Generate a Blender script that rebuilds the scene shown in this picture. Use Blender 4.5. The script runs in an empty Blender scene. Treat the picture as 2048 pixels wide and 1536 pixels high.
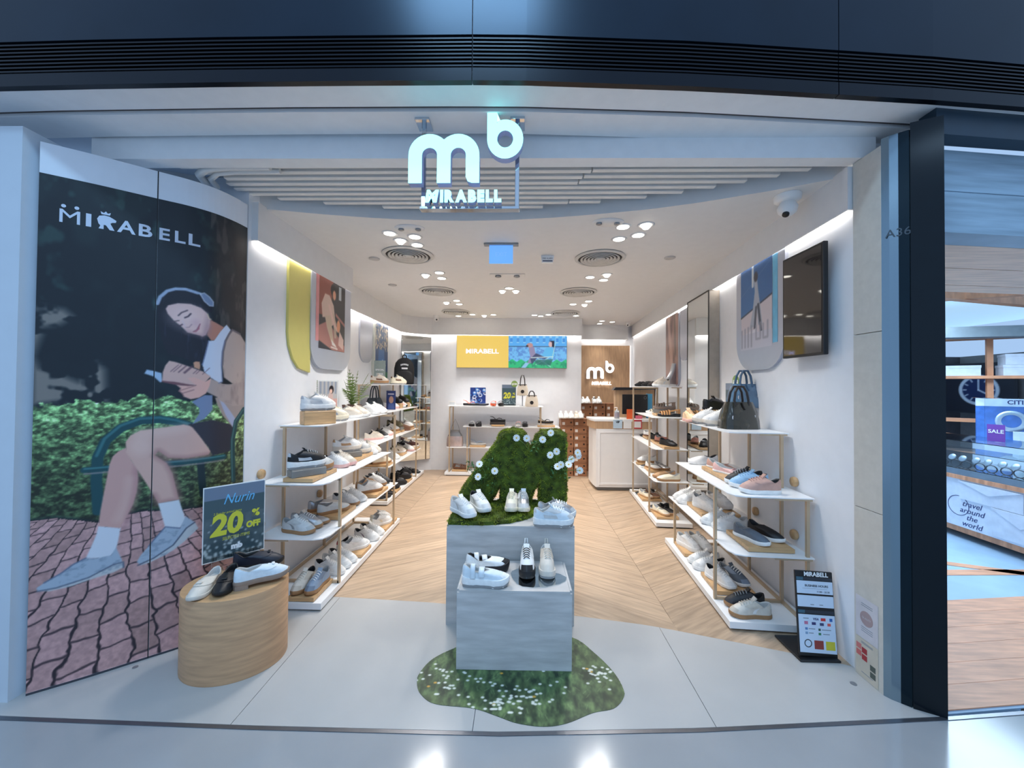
import bpy, bmesh, math, random
import numpy as np
from mathutils import Vector, Matrix
random.seed(7)
SC=bpy.context.scene
COL=SC.collection
R=math.radians
# ---------------------------------------------------------------- camera
cam_d=bpy.data.cameras.new('camera'); cam=bpy.data.objects.new('camera',cam_d); COL.objects.link(cam)
cam_d.sensor_width=36; cam_d.lens=770/2048*36; cam_d.shift_y=-6.25/2048; cam_d.clip_start=.05
cam.matrix_world=Matrix.Translation((0,0,1.5))@Matrix.Rotation(R(1.4),4,'Z')@Matrix.Rotation(R(90.8),4,'X')@Matrix.Rotation(R(.5),4,'Z')
SC.camera=cam
# ---------------------------------------------------------------- world, exposure
SC.view_settings.view_transform='Standard'; SC.view_settings.look='None'
SC.view_settings.gamma=1; SC.view_settings.use_curve_mapping=False
SC.view_settings.exposure=0.06
W=bpy.data.worlds.new('world'); SC.world=W; W.use_nodes=True
W.node_tree.nodes['Background'].inputs[0].default_value=(.44,.66,1,1)
W.node_tree.nodes['Background'].inputs[1].default_value=.85
def area(name,loc,rot,sx,sy,power,col):
    d=bpy.data.lights.new(name,'AREA'); d.shape='RECTANGLE'; d.size=sx; d.size_y=sy; d.energy=power; d.color=col
    o=bpy.data.objects.new(name,d); COL.objects.link(o); o.location=loc; o.rotation_euler=rot; return o
# the mall hall's own ceiling lamps, above and behind the viewer
for i,x in enumerate((-4.5,-1.5,1.5,4.5)):
    area('hall_lamp',(x,-2.6,4.6),(R(-22),0,0),.5,3.0,46,(.55,.77,1))
area('hall_lamp',(-.3,.2,4.7),(0,0,0),1.2,.3,60,(.4,.7,1))
# the neighbouring shop's ceiling lamp
area('shop_lamp',(4.6,4.6,2.5),(0,0,0),2.2,2.2,170,(.62,.82,1))
# ---------------------------------------------------------------- helpers
def lin1(v):
    v/=255.; return v/12.92 if v<=.04045 else ((v+.055)/1.055)**2.4
def lin(c): return (lin1(c[0]),lin1(c[1]),lin1(c[2]),1)
MC={}
def mat(name,col,rough=.5,metal=0,noise=.05,nscale=14,stretch=None,bump=0,bscale=60,emit=0,trans=0,ior=1.45,col2=None,alpha=1,coat=0,objrand=0,spec=.5):
    if name in MC: return MC[name]
    m=bpy.data.materials.new(name); m.use_nodes=True; nt=m.node_tree; b=nt.nodes['Principled BSDF']; L=nt.links
    c=lin(col); b.inputs['Roughness'].default_value=rough; b.inputs['Metallic'].default_value=metal
    b.inputs['Specular IOR Level'].default_value=spec
    b.inputs['Coat Weight'].default_value=coat
    if trans: b.inputs['Transmission Weight'].default_value=trans; b.inputs['IOR'].default_value=ior
    if alpha<1: b.inputs['Alpha'].default_value=alpha
    tc=nt.nodes.new('ShaderNodeTexCoord'); mp=nt.nodes.new('ShaderNodeMapping'); L.new(tc.outputs['Object'],mp.inputs[0])
    if stretch: mp.inputs['Scale'].default_value=stretch
    n=nt.nodes.new('ShaderNodeTexNoise'); n.inputs['Scale'].default_value=nscale; n.inputs['Detail'].default_value=5; L.new(mp.outputs[0],n.inputs[0])
    cr=nt.nodes.new('ShaderNodeValToRGB'); cr.color_ramp.elements[0].position=.3; cr.color_ramp.elements[1].position=.7
    if col2: a,bb=lin(col2),c
    else: a=tuple(min(1,x*(1-noise*2)) for x in c[:3])+(1,); bb=tuple(min(1,x*(1+noise)) for x in c[:3])+(1,)
    cr.color_ramp.elements[0].color=a; cr.color_ramp.elements[1].color=bb
    L.new(n.outputs[0],cr.inputs[0]); out=cr.outputs[0]
    if objrand:
        oi=nt.nodes.new('ShaderNodeObjectInfo'); mr=nt.nodes.new('ShaderNodeMapRange'); mr.inputs[3].default_value=1-objrand; mr.inputs[4].default_value=1+objrand
        L.new(oi.outputs['Random'],mr.inputs[0]); hs=nt.nodes.new('ShaderNodeHueSaturation'); L.new(mr.outputs[0],hs.inputs['Value']); L.new(out,hs.inputs['Color']); out=hs.outputs[0]
        va=nt.nodes.new('ShaderNodeVectorMath'); va.operation='SCALE'; va.inputs[0].default_value=(17,31,7); L.new(oi.outputs['Random'],va.inputs['Scale']); L.new(va.outputs[0],mp.inputs['Location'])
    L.new(out,b.inputs['Base Color'])
    if emit: b.inputs['Emission Color'].default_value=c; b.inputs['Emission Strength'].default_value=emit
    if bump:
        n2=nt.nodes.new('ShaderNodeTexNoise'); n2.inputs['Scale'].default_value=bscale; n2.inputs['Detail'].default_value=4; L.new(mp.outputs[0],n2.inputs[0])
        bp=nt.nodes.new('ShaderNodeBump'); bp.inputs['Strength'].default_value=bump; bp.inputs['Distance'].default_value=.01; L.new(n2.outputs[0],bp.inputs['Height']); L.new(bp.outputs[0],b.inputs['Normal'])
    MC[name]=m; return m
def printmat(name,rough=.35,emit=0,coat=0):
    if name in MC: return MC[name]
    m=bpy.data.materials.new(name); m.use_nodes=True; nt=m.node_tree; b=nt.nodes['Principled BSDF']
    a=nt.nodes.new('ShaderNodeAttribute'); a.attribute_name='Col'; b.inputs['Roughness'].default_value=rough
    if not emit: nt.links.new(a.outputs['Color'],b.inputs['Base Color'])
    else:
        b.inputs['Base Color'].default_value=(.02,.02,.02,1)
        nt.links.new(a.outputs['Color'],b.inputs['Emission Color']); b.inputs['Emission Strength'].default_value=emit
    MC[name]=m; return m
def link(name,data,parent=None,mats=None,label=None,cat=None,group=None,kind=None):
    o=bpy.data.objects.new(name,data); COL.objects.link(o)
    if parent: o.parent=parent
    if mats is not None:
        for m in (mats if isinstance(mats,(list,tuple)) else [mats]): data.materials.append(m)
    return tag(o,label,cat,group,kind)
def tag(o,label=None,cat=None,group=None,kind=None):
    if label: o['label']=label
    if cat: o['category']=cat
    if group: o['group']=group
    if kind: o['kind']=kind
    return o
def empty(name,loc=(0,0,0),rz=0,label=None,cat=None,group=None,kind=None):
    o=bpy.data.objects.new(name,None); COL.objects.link(o); o.location=loc; o.rotation_euler=(0,0,rz); o.empty_display_size=.05
    return tag(o,label,cat,group,kind)
class MB:
    def __init__(s): s.v=[];s.f=[];s.sm=[]
    def add(s,v,f,smooth=False):
        n=len(s.v); s.v+= [tuple(p) for p in v]; s.f+=[tuple(i+n for i in q) for q in f]; s.sm+=[smooth]*len(f); return s
    def box(s,x0,x1,y0,y1,z0,z1,bev=0):
        if x0>x1:x0,x1=x1,x0
        if y0>y1:y0,y1=y1,y0
        if z0>z1:z0,z1=z1,z0
        b=min(bev,(x1-x0)/2.01,(y1-y0)/2.01,(z1-z0)/2.01)
        if b<=0:
            return s.add([(x0,y0,z0),(x1,y0,z0),(x1,y1,z0),(x0,y1,z0),(x0,y0,z1),(x1,y0,z1),(x1,y1,z1),(x0,y1,z1)],[(0,3,2,1),(4,5,6,7),(0,1,5,4),(1,2,6,5),(2,3,7,6),(3,0,4,7)])
        def ring(i,z): return [(x0+i+b if 0 else x0+i,y0+b,z),(x0+b,y0+i,z),(x1-b,y0+i,z),(x1-i,y0+b,z),(x1-i,y1-b,z),(x1-b,y1-i,z),(x0+b,y1-i,z),(x0+i,y1-b,z)]
        V=[(x0+b,y0+b,z0),(x1-b,y0+b,z0),(x1-b,y1-b,z0),(x0+b,y1-b,z0)]
        def r8(z): return [(x0,y0+b,z),(x0+b,y0,z),(x1-b,y0,z),(x1,y0+b,z),(x1,y1-b,z),(x1-b,y1,z),(x0+b,y1,z),(x0,y1-b,z)]
        V=V+r8(z0+b)+r8(z1-b)+[(x0+b,y0+b,z1),(x1-b,y0+b,z1),(x1-b,y1-b,z1),(x0+b,y1-b,z1)]
        F=[(0,3,2,1),(20,21,22,23)]
        for k in range(8): F.append((4+k,4+(k+1)%8,12+(k+1)%8,12+k))
        for c,(i,j) in enumerate(((0,1),(2,3),(4,5),(6,7))):
            F.append((c,4+i,4+j)[::-1]); F.append((20+c,12+i,12+j))
            d=(c+1)%4; F.append((c,d,4+(j+1)%8,4+j)); F.append((20+d,20+c,12+j,12+(j+1)%8))
        return s.add(V,F)
    def prism(s,pts,z0,z1,axis='z',smooth=False):
        n=len(pts)
        def P(p,z): return (p[0],p[1],z) if axis=='z' else ((p[0],z,p[1]) if axis=='y' else (z,p[0],p[1]))
        return s.add([P(p,z0) for p in pts]+[P(p,z1) for p in pts],[tuple(range(n))[::-1],tuple(range(n,2*n))]+[(i,(i+1)%n,n+(i+1)%n,n+i) for i in range(n)],smooth)
    def loft(s,rings,cap0=True,cap1=True,smooth=True,closed=True):
        n=len(rings[0]); V=[p for r in rings for p in r]; F=[]
        for a in range(len(rings)-1):
            for i in range(n if closed else n-1): F.append((a*n+i,a*n+(i+1)%n,(a+1)*n+(i+1)%n,(a+1)*n+i))
        s.add(V,F,smooth)
        if cap0: s.add(rings[0],[tuple(range(n))[::-1]])
        if cap1: s.add(rings[-1],[tuple(range(n))])
        return s
    def tube(s,pts,r,n=8,closed=False,flat=1,caps=True):
        pts=[Vector(p) for p in pts]; rs=r if isinstance(r,(list,tuple)) else [r]*len(pts); rings=[];up=None
        for i,p in enumerate(pts):
            if closed: d=pts[(i+1)%len(pts)]-pts[i-1]
            else: d=pts[min(i+1,len(pts)-1)]-pts[max(i-1,0)]
            d.normalize()
            if up is None: up=Vector((0,0,1)) if abs(d.z)<.9 else Vector((1,0,0))
            x=d.cross(up)
            if x.length<1e-6: x=d.orthogonal()
            x.normalize(); u=x.cross(d); u.normalize(); up=u
            rings.append([tuple(p+x*math.cos(2*math.pi*k/n)*rs[i]+u*math.sin(2*math.pi*k/n)*rs[i]*flat) for k in range(n)])
        if closed: rings.append(rings[0])
        return s.loft(rings,not closed and caps,not closed and caps)
    def cyl(s,c,r,z0,z1,n=20,r2=None,axis='z',smooth=True):
        r2=r if r2 is None else r2
        def P(a,rr,z):
            x,y=rr*math.cos(a),rr*math.sin(a)
            return (c[0]+x,c[1]+y,z) if axis=='z' else ((c[0]+x,z,c[1]+y) if axis=='y' else (z,c[0]+x,c[1]+y))
        return s.loft([[P(2*math.pi*k/n,r,z0) for k in range(n)],[P(2*math.pi*k/n,r2,z1) for k in range(n)]],smooth=smooth)
    def lathe(s,prof,n=24,c=(0,0,0),cap0=True,cap1=True):
        return s.loft([[(c[0]+r*math.cos(2*math.pi*k/n),c[1]+r*math.sin(2*math.pi*k/n),c[2]+z) for k in range(n)] for r,z in prof],cap0,cap1)
    def xform(s,M):
        s.v=[tuple(M@Vector(p)) for p in s.v]; return s
    def mesh(s,name):
        me=bpy.data.meshes.new(name); me.from_pydata(s.v,[],s.f)
        if any(s.sm): me.polygons.foreach_set('use_smooth',s.sm)
        bm=bmesh.new(); bm.from_mesh(me); bmesh.ops.recalc_face_normals(bm,faces=bm.faces); bm.to_mesh(me); bm.free(); return me
    def build(s,name,m,parent=None,**k): return link(name,s.mesh(name),parent,m,**k)
def BX(name,m,parent,*a,bev=0,**k): return MB().box(*a,bev=bev).build(name,m,parent,**k)
def textmesh(body,size,bold=0,shear=0,ext=.002,space=1.0,align='CENTER'):
    c=bpy.data.curves.new('lettering','FONT'); c.body=body; c.size=size; c.offset=bold; c.shear=shear; c.extrude=ext; c.align_x=align; c.align_y='CENTER'; c.space_character=space; c.resolution_u=3
    o=bpy.data.objects.new('lettering',c); COL.objects.link(o); dg=bpy.context.evaluated_depsgraph_get(); dg.update()
    me=bpy.data.meshes.new_from_object(o.evaluated_get(dg)); bpy.data.objects.remove(o); bpy.data.curves.remove(c); me.name='lettering'; me.materials.clear(); return me
def text(body,size,m,parent,M,bold=0,shear=0,ext=.001,space=1.0,name='lettering',fit=None,align='CENTER',**k):
    me=textmesh(body,size,bold,shear,ext,space,align)
    if fit:
        xs=[v.co.x for v in me.vertices]
        if xs:
            f=fit/(max(xs)-min(xs)); me.transform(Matrix.Diagonal((f,1,1,1)))
    me.transform(M); return link(name,me,parent,m,**k)
def face_m(loc,right,up=(0,0,1)):
    x=Vector(right).normalized(); y=Vector(up).normalized(); z=x.cross(y)
    M=Matrix((x,y,z)).transposed().to_4x4(); M.translation=Vector(loc); return M
# ---- painted prints: a colour for every point of a fine grid
class Cv:
    def __init__(s,w,h,nx,ny,base=(200,200,200)):
        s.w,s.h,s.nx,s.ny=w,h,nx,ny; s.X,s.Y=np.meshgrid(np.linspace(0,w,nx),np.linspace(0,h,ny)); s.C=np.zeros((ny,nx,3)); s.C[:]=base; s.soft=.7*max(w/nx,h/ny)
    def mix(s,mask,col):
        m=np.clip(mask,0,1)[...,None]; s.C=s.C*(1-m)+np.array(col,float)*m
    def sd(s,pts,closed=True):
        P=np.array(pts,float); Q=np.roll(P,-1,0)
        if not closed: P,Q=P[:-1],Q[:-1]
        d=np.full(s.X.shape,1e9); ins=np.zeros(s.X.shape,bool)
        for p,q in zip(P,Q):
            e=q-p; l=e@e+1e-12; t=np.clip(((s.X-p[0])*e[0]+(s.Y-p[1])*e[1])/l,0,1)
            d=np.minimum(d,np.hypot(s.X-p[0]-t*e[0],s.Y-p[1]-t*e[1]))
            if closed and abs(e[1])>1e-9:
                c=((p[1]>s.Y)!=(q[1]>s.Y))&(s.X<(s.Y-p[1])*e[0]/e[1]+p[0]); ins^=c
        return np.where(ins,d,-d) if closed else -d
    def poly(s,pts,col,a=1,soft=None):
        sf=soft or s.soft; s.mix(a*np.clip(.5+s.sd(pts)/(2*sf),0,1),col)
    def line(s,pts,w,col,a=1,soft=None):
        sf=soft or s.soft; s.mix(a*np.clip(.5+(w/2+s.sd(pts,False))/(2*sf),0,1),col)
    def ell(s,cx,cy,rx,ry,col,a=1,soft=None):
        d=(1-np.hypot((s.X-cx)/rx,(s.Y-cy)/ry))*min(rx,ry); s.mix(a*np.clip(.5+d/(2*(soft or s.soft)),0,1),col)
    def rect(s,x0,x1,y0,y1,col,a=1): s.mix(a*((s.X>=x0)&(s.X<=x1)&(s.Y>=y0)&(s.Y<=y1)),col)
    def noise(s,fx,fy=None,seed=0,oct=3):
        fy=fy or fx; out=0;amp=1;tot=0
        for o in range(oct):
            r=np.random.RandomState(seed+o*13); nx=int(s.w*fx*2**o)+3; ny=int(s.h*fy*2**o)+3; g=r.rand(ny,nx)
            x=s.X*fx*2**o; y=s.Y*fy*2**o; i=x.astype(int); j=y.astype(int); u=x-i; v=y-j; u=u*u*(3-2*u); v=v*v*(3-2*v)
            out=out+amp*((g[j,i]*(1-u)+g[j,i+1]*u)*(1-v)+(g[j+1,i]*(1-u)+g[j+1,i+1]*u)*v); tot+=amp; amp*=.55
        return out/tot
    def mesh(s,fn,i0=0,i1=None,keep=None):
        i1=i1 or s.nx; C=s.C[:,i0:i1]; X=s.X[:,i0:i1]; Y=s.Y[:,i0:i1]; ny,nx=X.shape
        V=fn(X.ravel(),Y.ravel()); me=bpy.data.meshes.new('print'); n=nx*ny
        idx=np.arange(n).reshape(ny,nx); F=np.stack([idx[:-1,:-1],idx[:-1,1:],idx[1:,1:],idx[1:,:-1]],-1).reshape(-1,4)
        if keep is not None:
            k=keep(X.ravel()[F].mean(1),Y.ravel()[F].mean(1)); F=F[k]
        me.vertices.add(n); me.vertices.foreach_set('co',V.astype(np.float32).ravel()); m=len(F)
        me.loops.add(4*m); me.loops.foreach_set('vertex_index',F.ravel().astype(np.int32)); me.polygons.add(m)
        me.polygons.foreach_set('loop_start',np.arange(0,4*m,4,dtype=np.int32)); me.update(calc_edges=True)
        c=np.clip(C.reshape(-1,3)/255,0,1); l=np.where(c<=.04045,c/12.92,((c+.055)/1.055)**2.4)
        at=me.color_attributes.new('Col','FLOAT_COLOR','POINT'); at.data.foreach_set('color',np.c_[l,np.ones(len(l))].astype(np.float32).ravel())
        return me
def flat(M):   # grid (x,y) -> plane placed by the matrix
    M=np.array(M)
    return lambda x,y: np.c_[M[0,0]*x+M[0,1]*y+M[0,3],M[1,0]*x+M[1,1]*y+M[1,3],M[2,0]*x+M[2,1]*y+M[2,3]]
# ---------------------------------------------------------------- materials
WALL=mat('wall_paint',(236,237,240),.55,noise=.01)
CEIL=mat('ceiling_paint',(226,225,224),.7,noise=.01)
WHITE=mat('white_lacquer',(240,239,237),.32,noise=.01)
SHELFM=mat('shelf_white',(240,240,240),.28,noise=.01)
FRAME=mat('champagne_steel',(196,172,142),.38,.25,noise=.03)
OAK=mat('light_oak',(205,165,118),.45,noise=.1,nscale=6,stretch=(1,9,9),bump=.05)
OAK2=mat('oak_veneer',(196,160,124),.5,noise=.09,nscale=5,stretch=(7,7,1))
BARREL=mat('bent_oak',(204,160,120),.5,noise=.1,nscale=5,stretch=(1.2,1.2,10),bump=.06)
BLACK=mat('black_plastic',(20,21,24),.35,noise=.02)
DARKM=mat('dark_blue_metal',(24,38,52),.3,.55,noise=.08,nscale=3)
LOUV=mat('louvre_metal',(12,18,28),.28,.5)
STEEL=mat('brushed_steel',(140,160,172),.2,.9,noise=.06,nscale=4,stretch=(1,1,.1))
CHROME=mat('chrome',(210,215,220),.08,1,noise=.01)
GREYM=mat('grey_metal',(150,152,155),.4,.6)
STONE=mat('beige_stone',(205,200,190),.4,noise=.03,nscale=30)
MIRROR=mat('mirror_glass',(225,230,230),.02,1,noise=0)
GLASS=mat('clear_glass',(235,245,250),.02,trans=1,noise=0)
GREENG=mat('acrylic',(240,245,246),.05,trans=1,noise=0,ior=1.2)
LIT=mat('lamp_lens',(255,250,238),.4,emit=7,noise=0)
COVE=mat('cove_tape',(255,250,244),.4,emit=8,noise=0)
COVE2=mat('cove_tape_slim',(255,250,244),.4,emit=26,noise=0)
SIGNLIT=mat('sign_face',(172,255,248),.4,emit=1.3,noise=0)
LETLIT=mat('lit_letter',(255,253,250),.4,emit=1.4,noise=0)
GREY=mat('mid_grey',(132,130,126),.5)
TRAV=mat('travertine',(196,193,190),.5,noise=.1,nscale=5,stretch=(1,1,6),bump=.05,bscale=30)
PC=[(-2.35,1.8),(-2.19,1.92),(-2.02,2.065),(-1.915,2.155),(-1.845,2.25),(-1.81,2.36),(-1.8,2.46)]
PP={
 'tan':[(-0.015,1.878),(0.093,1.863),(0.127,1.828),(0.075,1.783),(0.03,1.769),(-0.004,1.624),(0.015,1.569),(0.098,1.533),(0.145,1.504),(0.212,1.606),(0.24,1.566),(0.247,1.404),(0.147,1.416),(-0.007,1.389)],
 'hedgetop':[(-0.019,1.376),(0.056,1.393),(0.147,1.416),(0.257,1.404),(0.329,1.413),(0.374,1.449),(0.405,1.412),(0.485,1.433),(0.552,1.41),(0.659,1.396),(0.929,1.374)],
 'hedgebot':[(-0.001,0.831),(0.082,0.831),(0.171,0.801),(0.23,0.779),(0.31,0.802),(0.41,0.803),(0.517,0.783),(0.632,0.779),(0.918,0.712)],
 'trunk':[(0.669,2.526),(0.92,2.482),(0.92,1.785),(0.784,1.842),(0.689,1.945),(0.655,2.241)],
 'arm':[(0.227,0.839),(0.217,0.994),(0.22,1.114),(0.247,1.199),(0.303,1.263),(0.377,1.297),(0.455,1.3),(0.526,1.282),(0.583,1.257)],
 'seatbar':[(0.175,1.056),(0.258,1.056),(0.513,1.053),(0.758,1.054)],
 'rleg':[(0.634,1.036),(0.642,0.929),(0.649,0.851)],
 'rarm':[(0.894,1.334),(0.833,1.263),(0.811,1.151),(0.814,1.037),(0.821,0.896)],
 'thigh':[(0.321,1.186),(0.338,1.219),(0.378,1.244),(0.419,1.248),(0.482,1.255),(0.554,1.266),(0.595,1.252),(0.644,1.164),(0.681,1.098),(0.671,1.08),(0.569,1.072),(0.491,1.084),(0.45,1.125),(0.437,1.104),(0.486,1.056),(0.511,0.995),(0.523,0.935),(0.541,0.844),(0.454,0.837),(0.435,0.884),(0.419,0.922),(0.381,1.005),(0.35,1.072),(0.324,1.13)],
 'lleg':[(0.322,1.155),(0.295,1.14),(0.274,1.115),(0.263,1.075),(0.254,1.002),(0.244,0.923),(0.234,0.838),(0.228,0.762),(0.306,0.735),(0.33,0.785),(0.354,0.849),(0.368,0.916),(0.372,0.985),(0.368,1.042),(0.345,1.086)],
 'sock1':[(0.228,0.762),(0.309,0.734),(0.303,0.681),(0.294,0.622),(0.266,0.589),(0.187,0.61),(0.209,0.677),(0.222,0.721)],
 'sock2':[(0.454,0.837),(0.541,0.842),(0.556,0.782),(0.571,0.727),(0.547,0.681),(0.486,0.695),(0.469,0.77)],
 'shoe1':[(0.025,0.507),(0.05,0.525),(0.109,0.56),(0.143,0.589),(0.187,0.61),(0.228,0.599),(0.275,0.6),(0.294,0.636),(0.314,0.576),(0.324,0.532),(0.286,0.516),(0.212,0.505),(0.145,0.485),(0.067,0.485),(0.029,0.49)],
 'sole1':[(0.029,0.49),(0.088,0.489),(0.198,0.509),(0.285,0.55),(0.322,0.553),(0.324,0.525),(0.286,0.509),(0.212,0.498),(0.132,0.482),(0.067,0.479)],
 'shoe2':[(0.374,0.539),(0.388,0.57),(0.419,0.611),(0.444,0.647),(0.486,0.702),(0.547,0.681),(0.571,0.742),(0.609,0.702),(0.628,0.66),(0.565,0.603),(0.494,0.549),(0.425,0.524),(0.389,0.517)],
 'sole2':[(0.379,0.52),(0.44,0.541),(0.52,0.593),(0.575,0.674),(0.612,0.698),(0.628,0.66),(0.565,0.599),(0.521,0.564),(0.425,0.521)],
 'skirt':[(0.574,1.265),(0.687,1.283),(0.814,1.24),(0.834,1.189),(0.791,1.081),(0.691,1.073),(0.67,1.123),(0.625,1.197),(0.595,1.244)],
 'card':[(0.795,1.837),(0.852,1.818),(0.895,1.769),(0.91,1.709),(0.908,1.626),(0.911,1.366),(0.811,1.366),(0.725,1.4),(0.705,1.462),(0.718,1.498),(0.753,1.498),(0.814,1.493),(0.747,1.539),(0.736,1.616),(0.739,1.694),(0.753,1.763),(0.774,1.807)],
 'cardlow':[(0.699,1.415),(0.912,1.46),(0.915,1.341),(0.852,1.295),(0.814,1.224),(0.746,1.303),(0.714,1.368)],
 'sleeve':[(0.672,1.532),(0.718,1.508),(0.759,1.493),(0.907,1.516),(0.911,1.366),(0.811,1.36),(0.73,1.395),(0.715,1.416),(0.653,1.452)],
 'shirt':[(0.757,1.863),(0.784,1.835),(0.748,1.762),(0.734,1.694),(0.731,1.616),(0.738,1.513),(0.718,1.503),(0.672,1.537),(0.643,1.567),(0.632,1.611),(0.645,1.671),(0.66,1.753),(0.686,1.758),(0.722,1.821)],
 'shirtlow':[(0.587,1.395),(0.646,1.432),(0.685,1.431),(0.686,1.345),(0.648,1.294),(0.594,1.267),(0.623,1.326),(0.623,1.356)],
 'placket':[(0.721,1.407),(0.752,1.382),(0.833,1.272),(0.81,1.229),(0.761,1.309)],
 'neck':[(0.667,1.879),(0.741,1.845),(0.717,1.81),(0.69,1.761),(0.673,1.757),(0.652,1.787),(0.655,1.832)],
 'face':[(0.477,1.935),(0.519,1.953),(0.574,1.957),(0.621,1.942),(0.649,1.917),(0.667,1.879),(0.663,1.834),(0.647,1.786),(0.631,1.776),(0.608,1.782),(0.562,1.792),(0.532,1.827),(0.503,1.853),(0.477,1.888),(0.468,1.915)],
 'hair':[(0.431,1.934),(0.438,1.967),(0.461,2.004),(0.5,2.024),(0.558,2.034),(0.612,2.025),(0.636,1.999),(0.678,1.962),(0.674,1.926),(0.649,1.919),(0.621,1.942),(0.574,1.957),(0.519,1.953),(0.484,1.936),(0.47,1.911),(0.496,1.852),(0.532,1.818),(0.562,1.782),(0.608,1.777),(0.648,1.771),(0.656,1.747),(0.637,1.661),(0.632,1.621),(0.58,1.628),(0.524,1.654),(0.481,1.666),(0.452,1.744),(0.436,1.836)],
 'band':[(0.433,1.939),(0.444,1.978),(0.472,2.015),(0.507,2.033),(0.551,2.038),(0.588,2.03),(0.616,2.023)],
 'cup':[(0.616,2.023),(0.635,2.032),(0.66,2.014),(0.68,1.988),(0.68,1.963),(0.661,1.962),(0.636,1.984)],
 'cup2':[(0.589,2.011),(0.612,2.02),(0.64,1.98),(0.665,1.955),(0.645,1.946),(0.613,1.965),(0.589,1.986)],
 'book':[(0.461,1.561),(0.471,1.599),(0.487,1.626),(0.514,1.62),(0.58,1.594),(0.635,1.571),(0.674,1.543),(0.648,1.509),(0.601,1.489),(0.526,1.498),(0.459,1.511)],
 'bookl':[(0.387,1.552),(0.396,1.573),(0.423,1.567),(0.456,1.556),(0.46,1.509),(0.452,1.504),(0.424,1.537)],
 'bookb':[(0.459,1.514),(0.515,1.508),(0.597,1.489),(0.582,1.482),(0.516,1.491),(0.457,1.507)],
 'hand':[(0.566,1.53),(0.596,1.536),(0.648,1.512),(0.677,1.532),(0.669,1.487),(0.653,1.442),(0.621,1.418),(0.583,1.409),(0.553,1.424),(0.545,1.443),(0.531,1.457),(0.538,1.472),(0.519,1.491),(0.567,1.486),(0.605,1.489)],
 'finger':[(0.591,1.621),(0.602,1.628),(0.62,1.626),(0.623,1.605),(0.621,1.581),(0.595,1.592)],
 'brow1':[(0.522,1.884),(0.535,1.902),(0.56,1.918)],
 'brow2':[(0.498,1.845),(0.514,1.852),(0.524,1.855)],
 'eye1':[(0.55,1.875),(0.564,1.884),(0.575,1.901)],
 'eye2':[(0.518,1.826),(0.53,1.827),(0.539,1.835)],
 'nose':[(0.539,1.857),(0.554,1.82),(0.569,1.822),(0.58,1.84)],
 'mouth':[(0.588,1.797),(0.603,1.809),(0.618,1.845),(0.615,1.817),(0.6,1.798)],
 'ear':[(0.652,1.91),(0.66,1.886),(0.67,1.881)],
 'logo':[(0.069,2.289),(0.607,2.297)],
 'logot':[(0.068,2.379),(0.606,2.365)],
 'letters':[(0.069,2.297),(0.139,2.295),(0.159,2.295),(0.18,2.295),(0.2,2.295),(0.26,2.295),(0.271,2.298),(0.341,2.296),(0.353,2.293),(0.407,2.296),(0.435,2.292),(0.479,2.295),(0.5,2.291),(0.546,2.289),(0.559,2.289),(0.612,2.295)],
}
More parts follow.
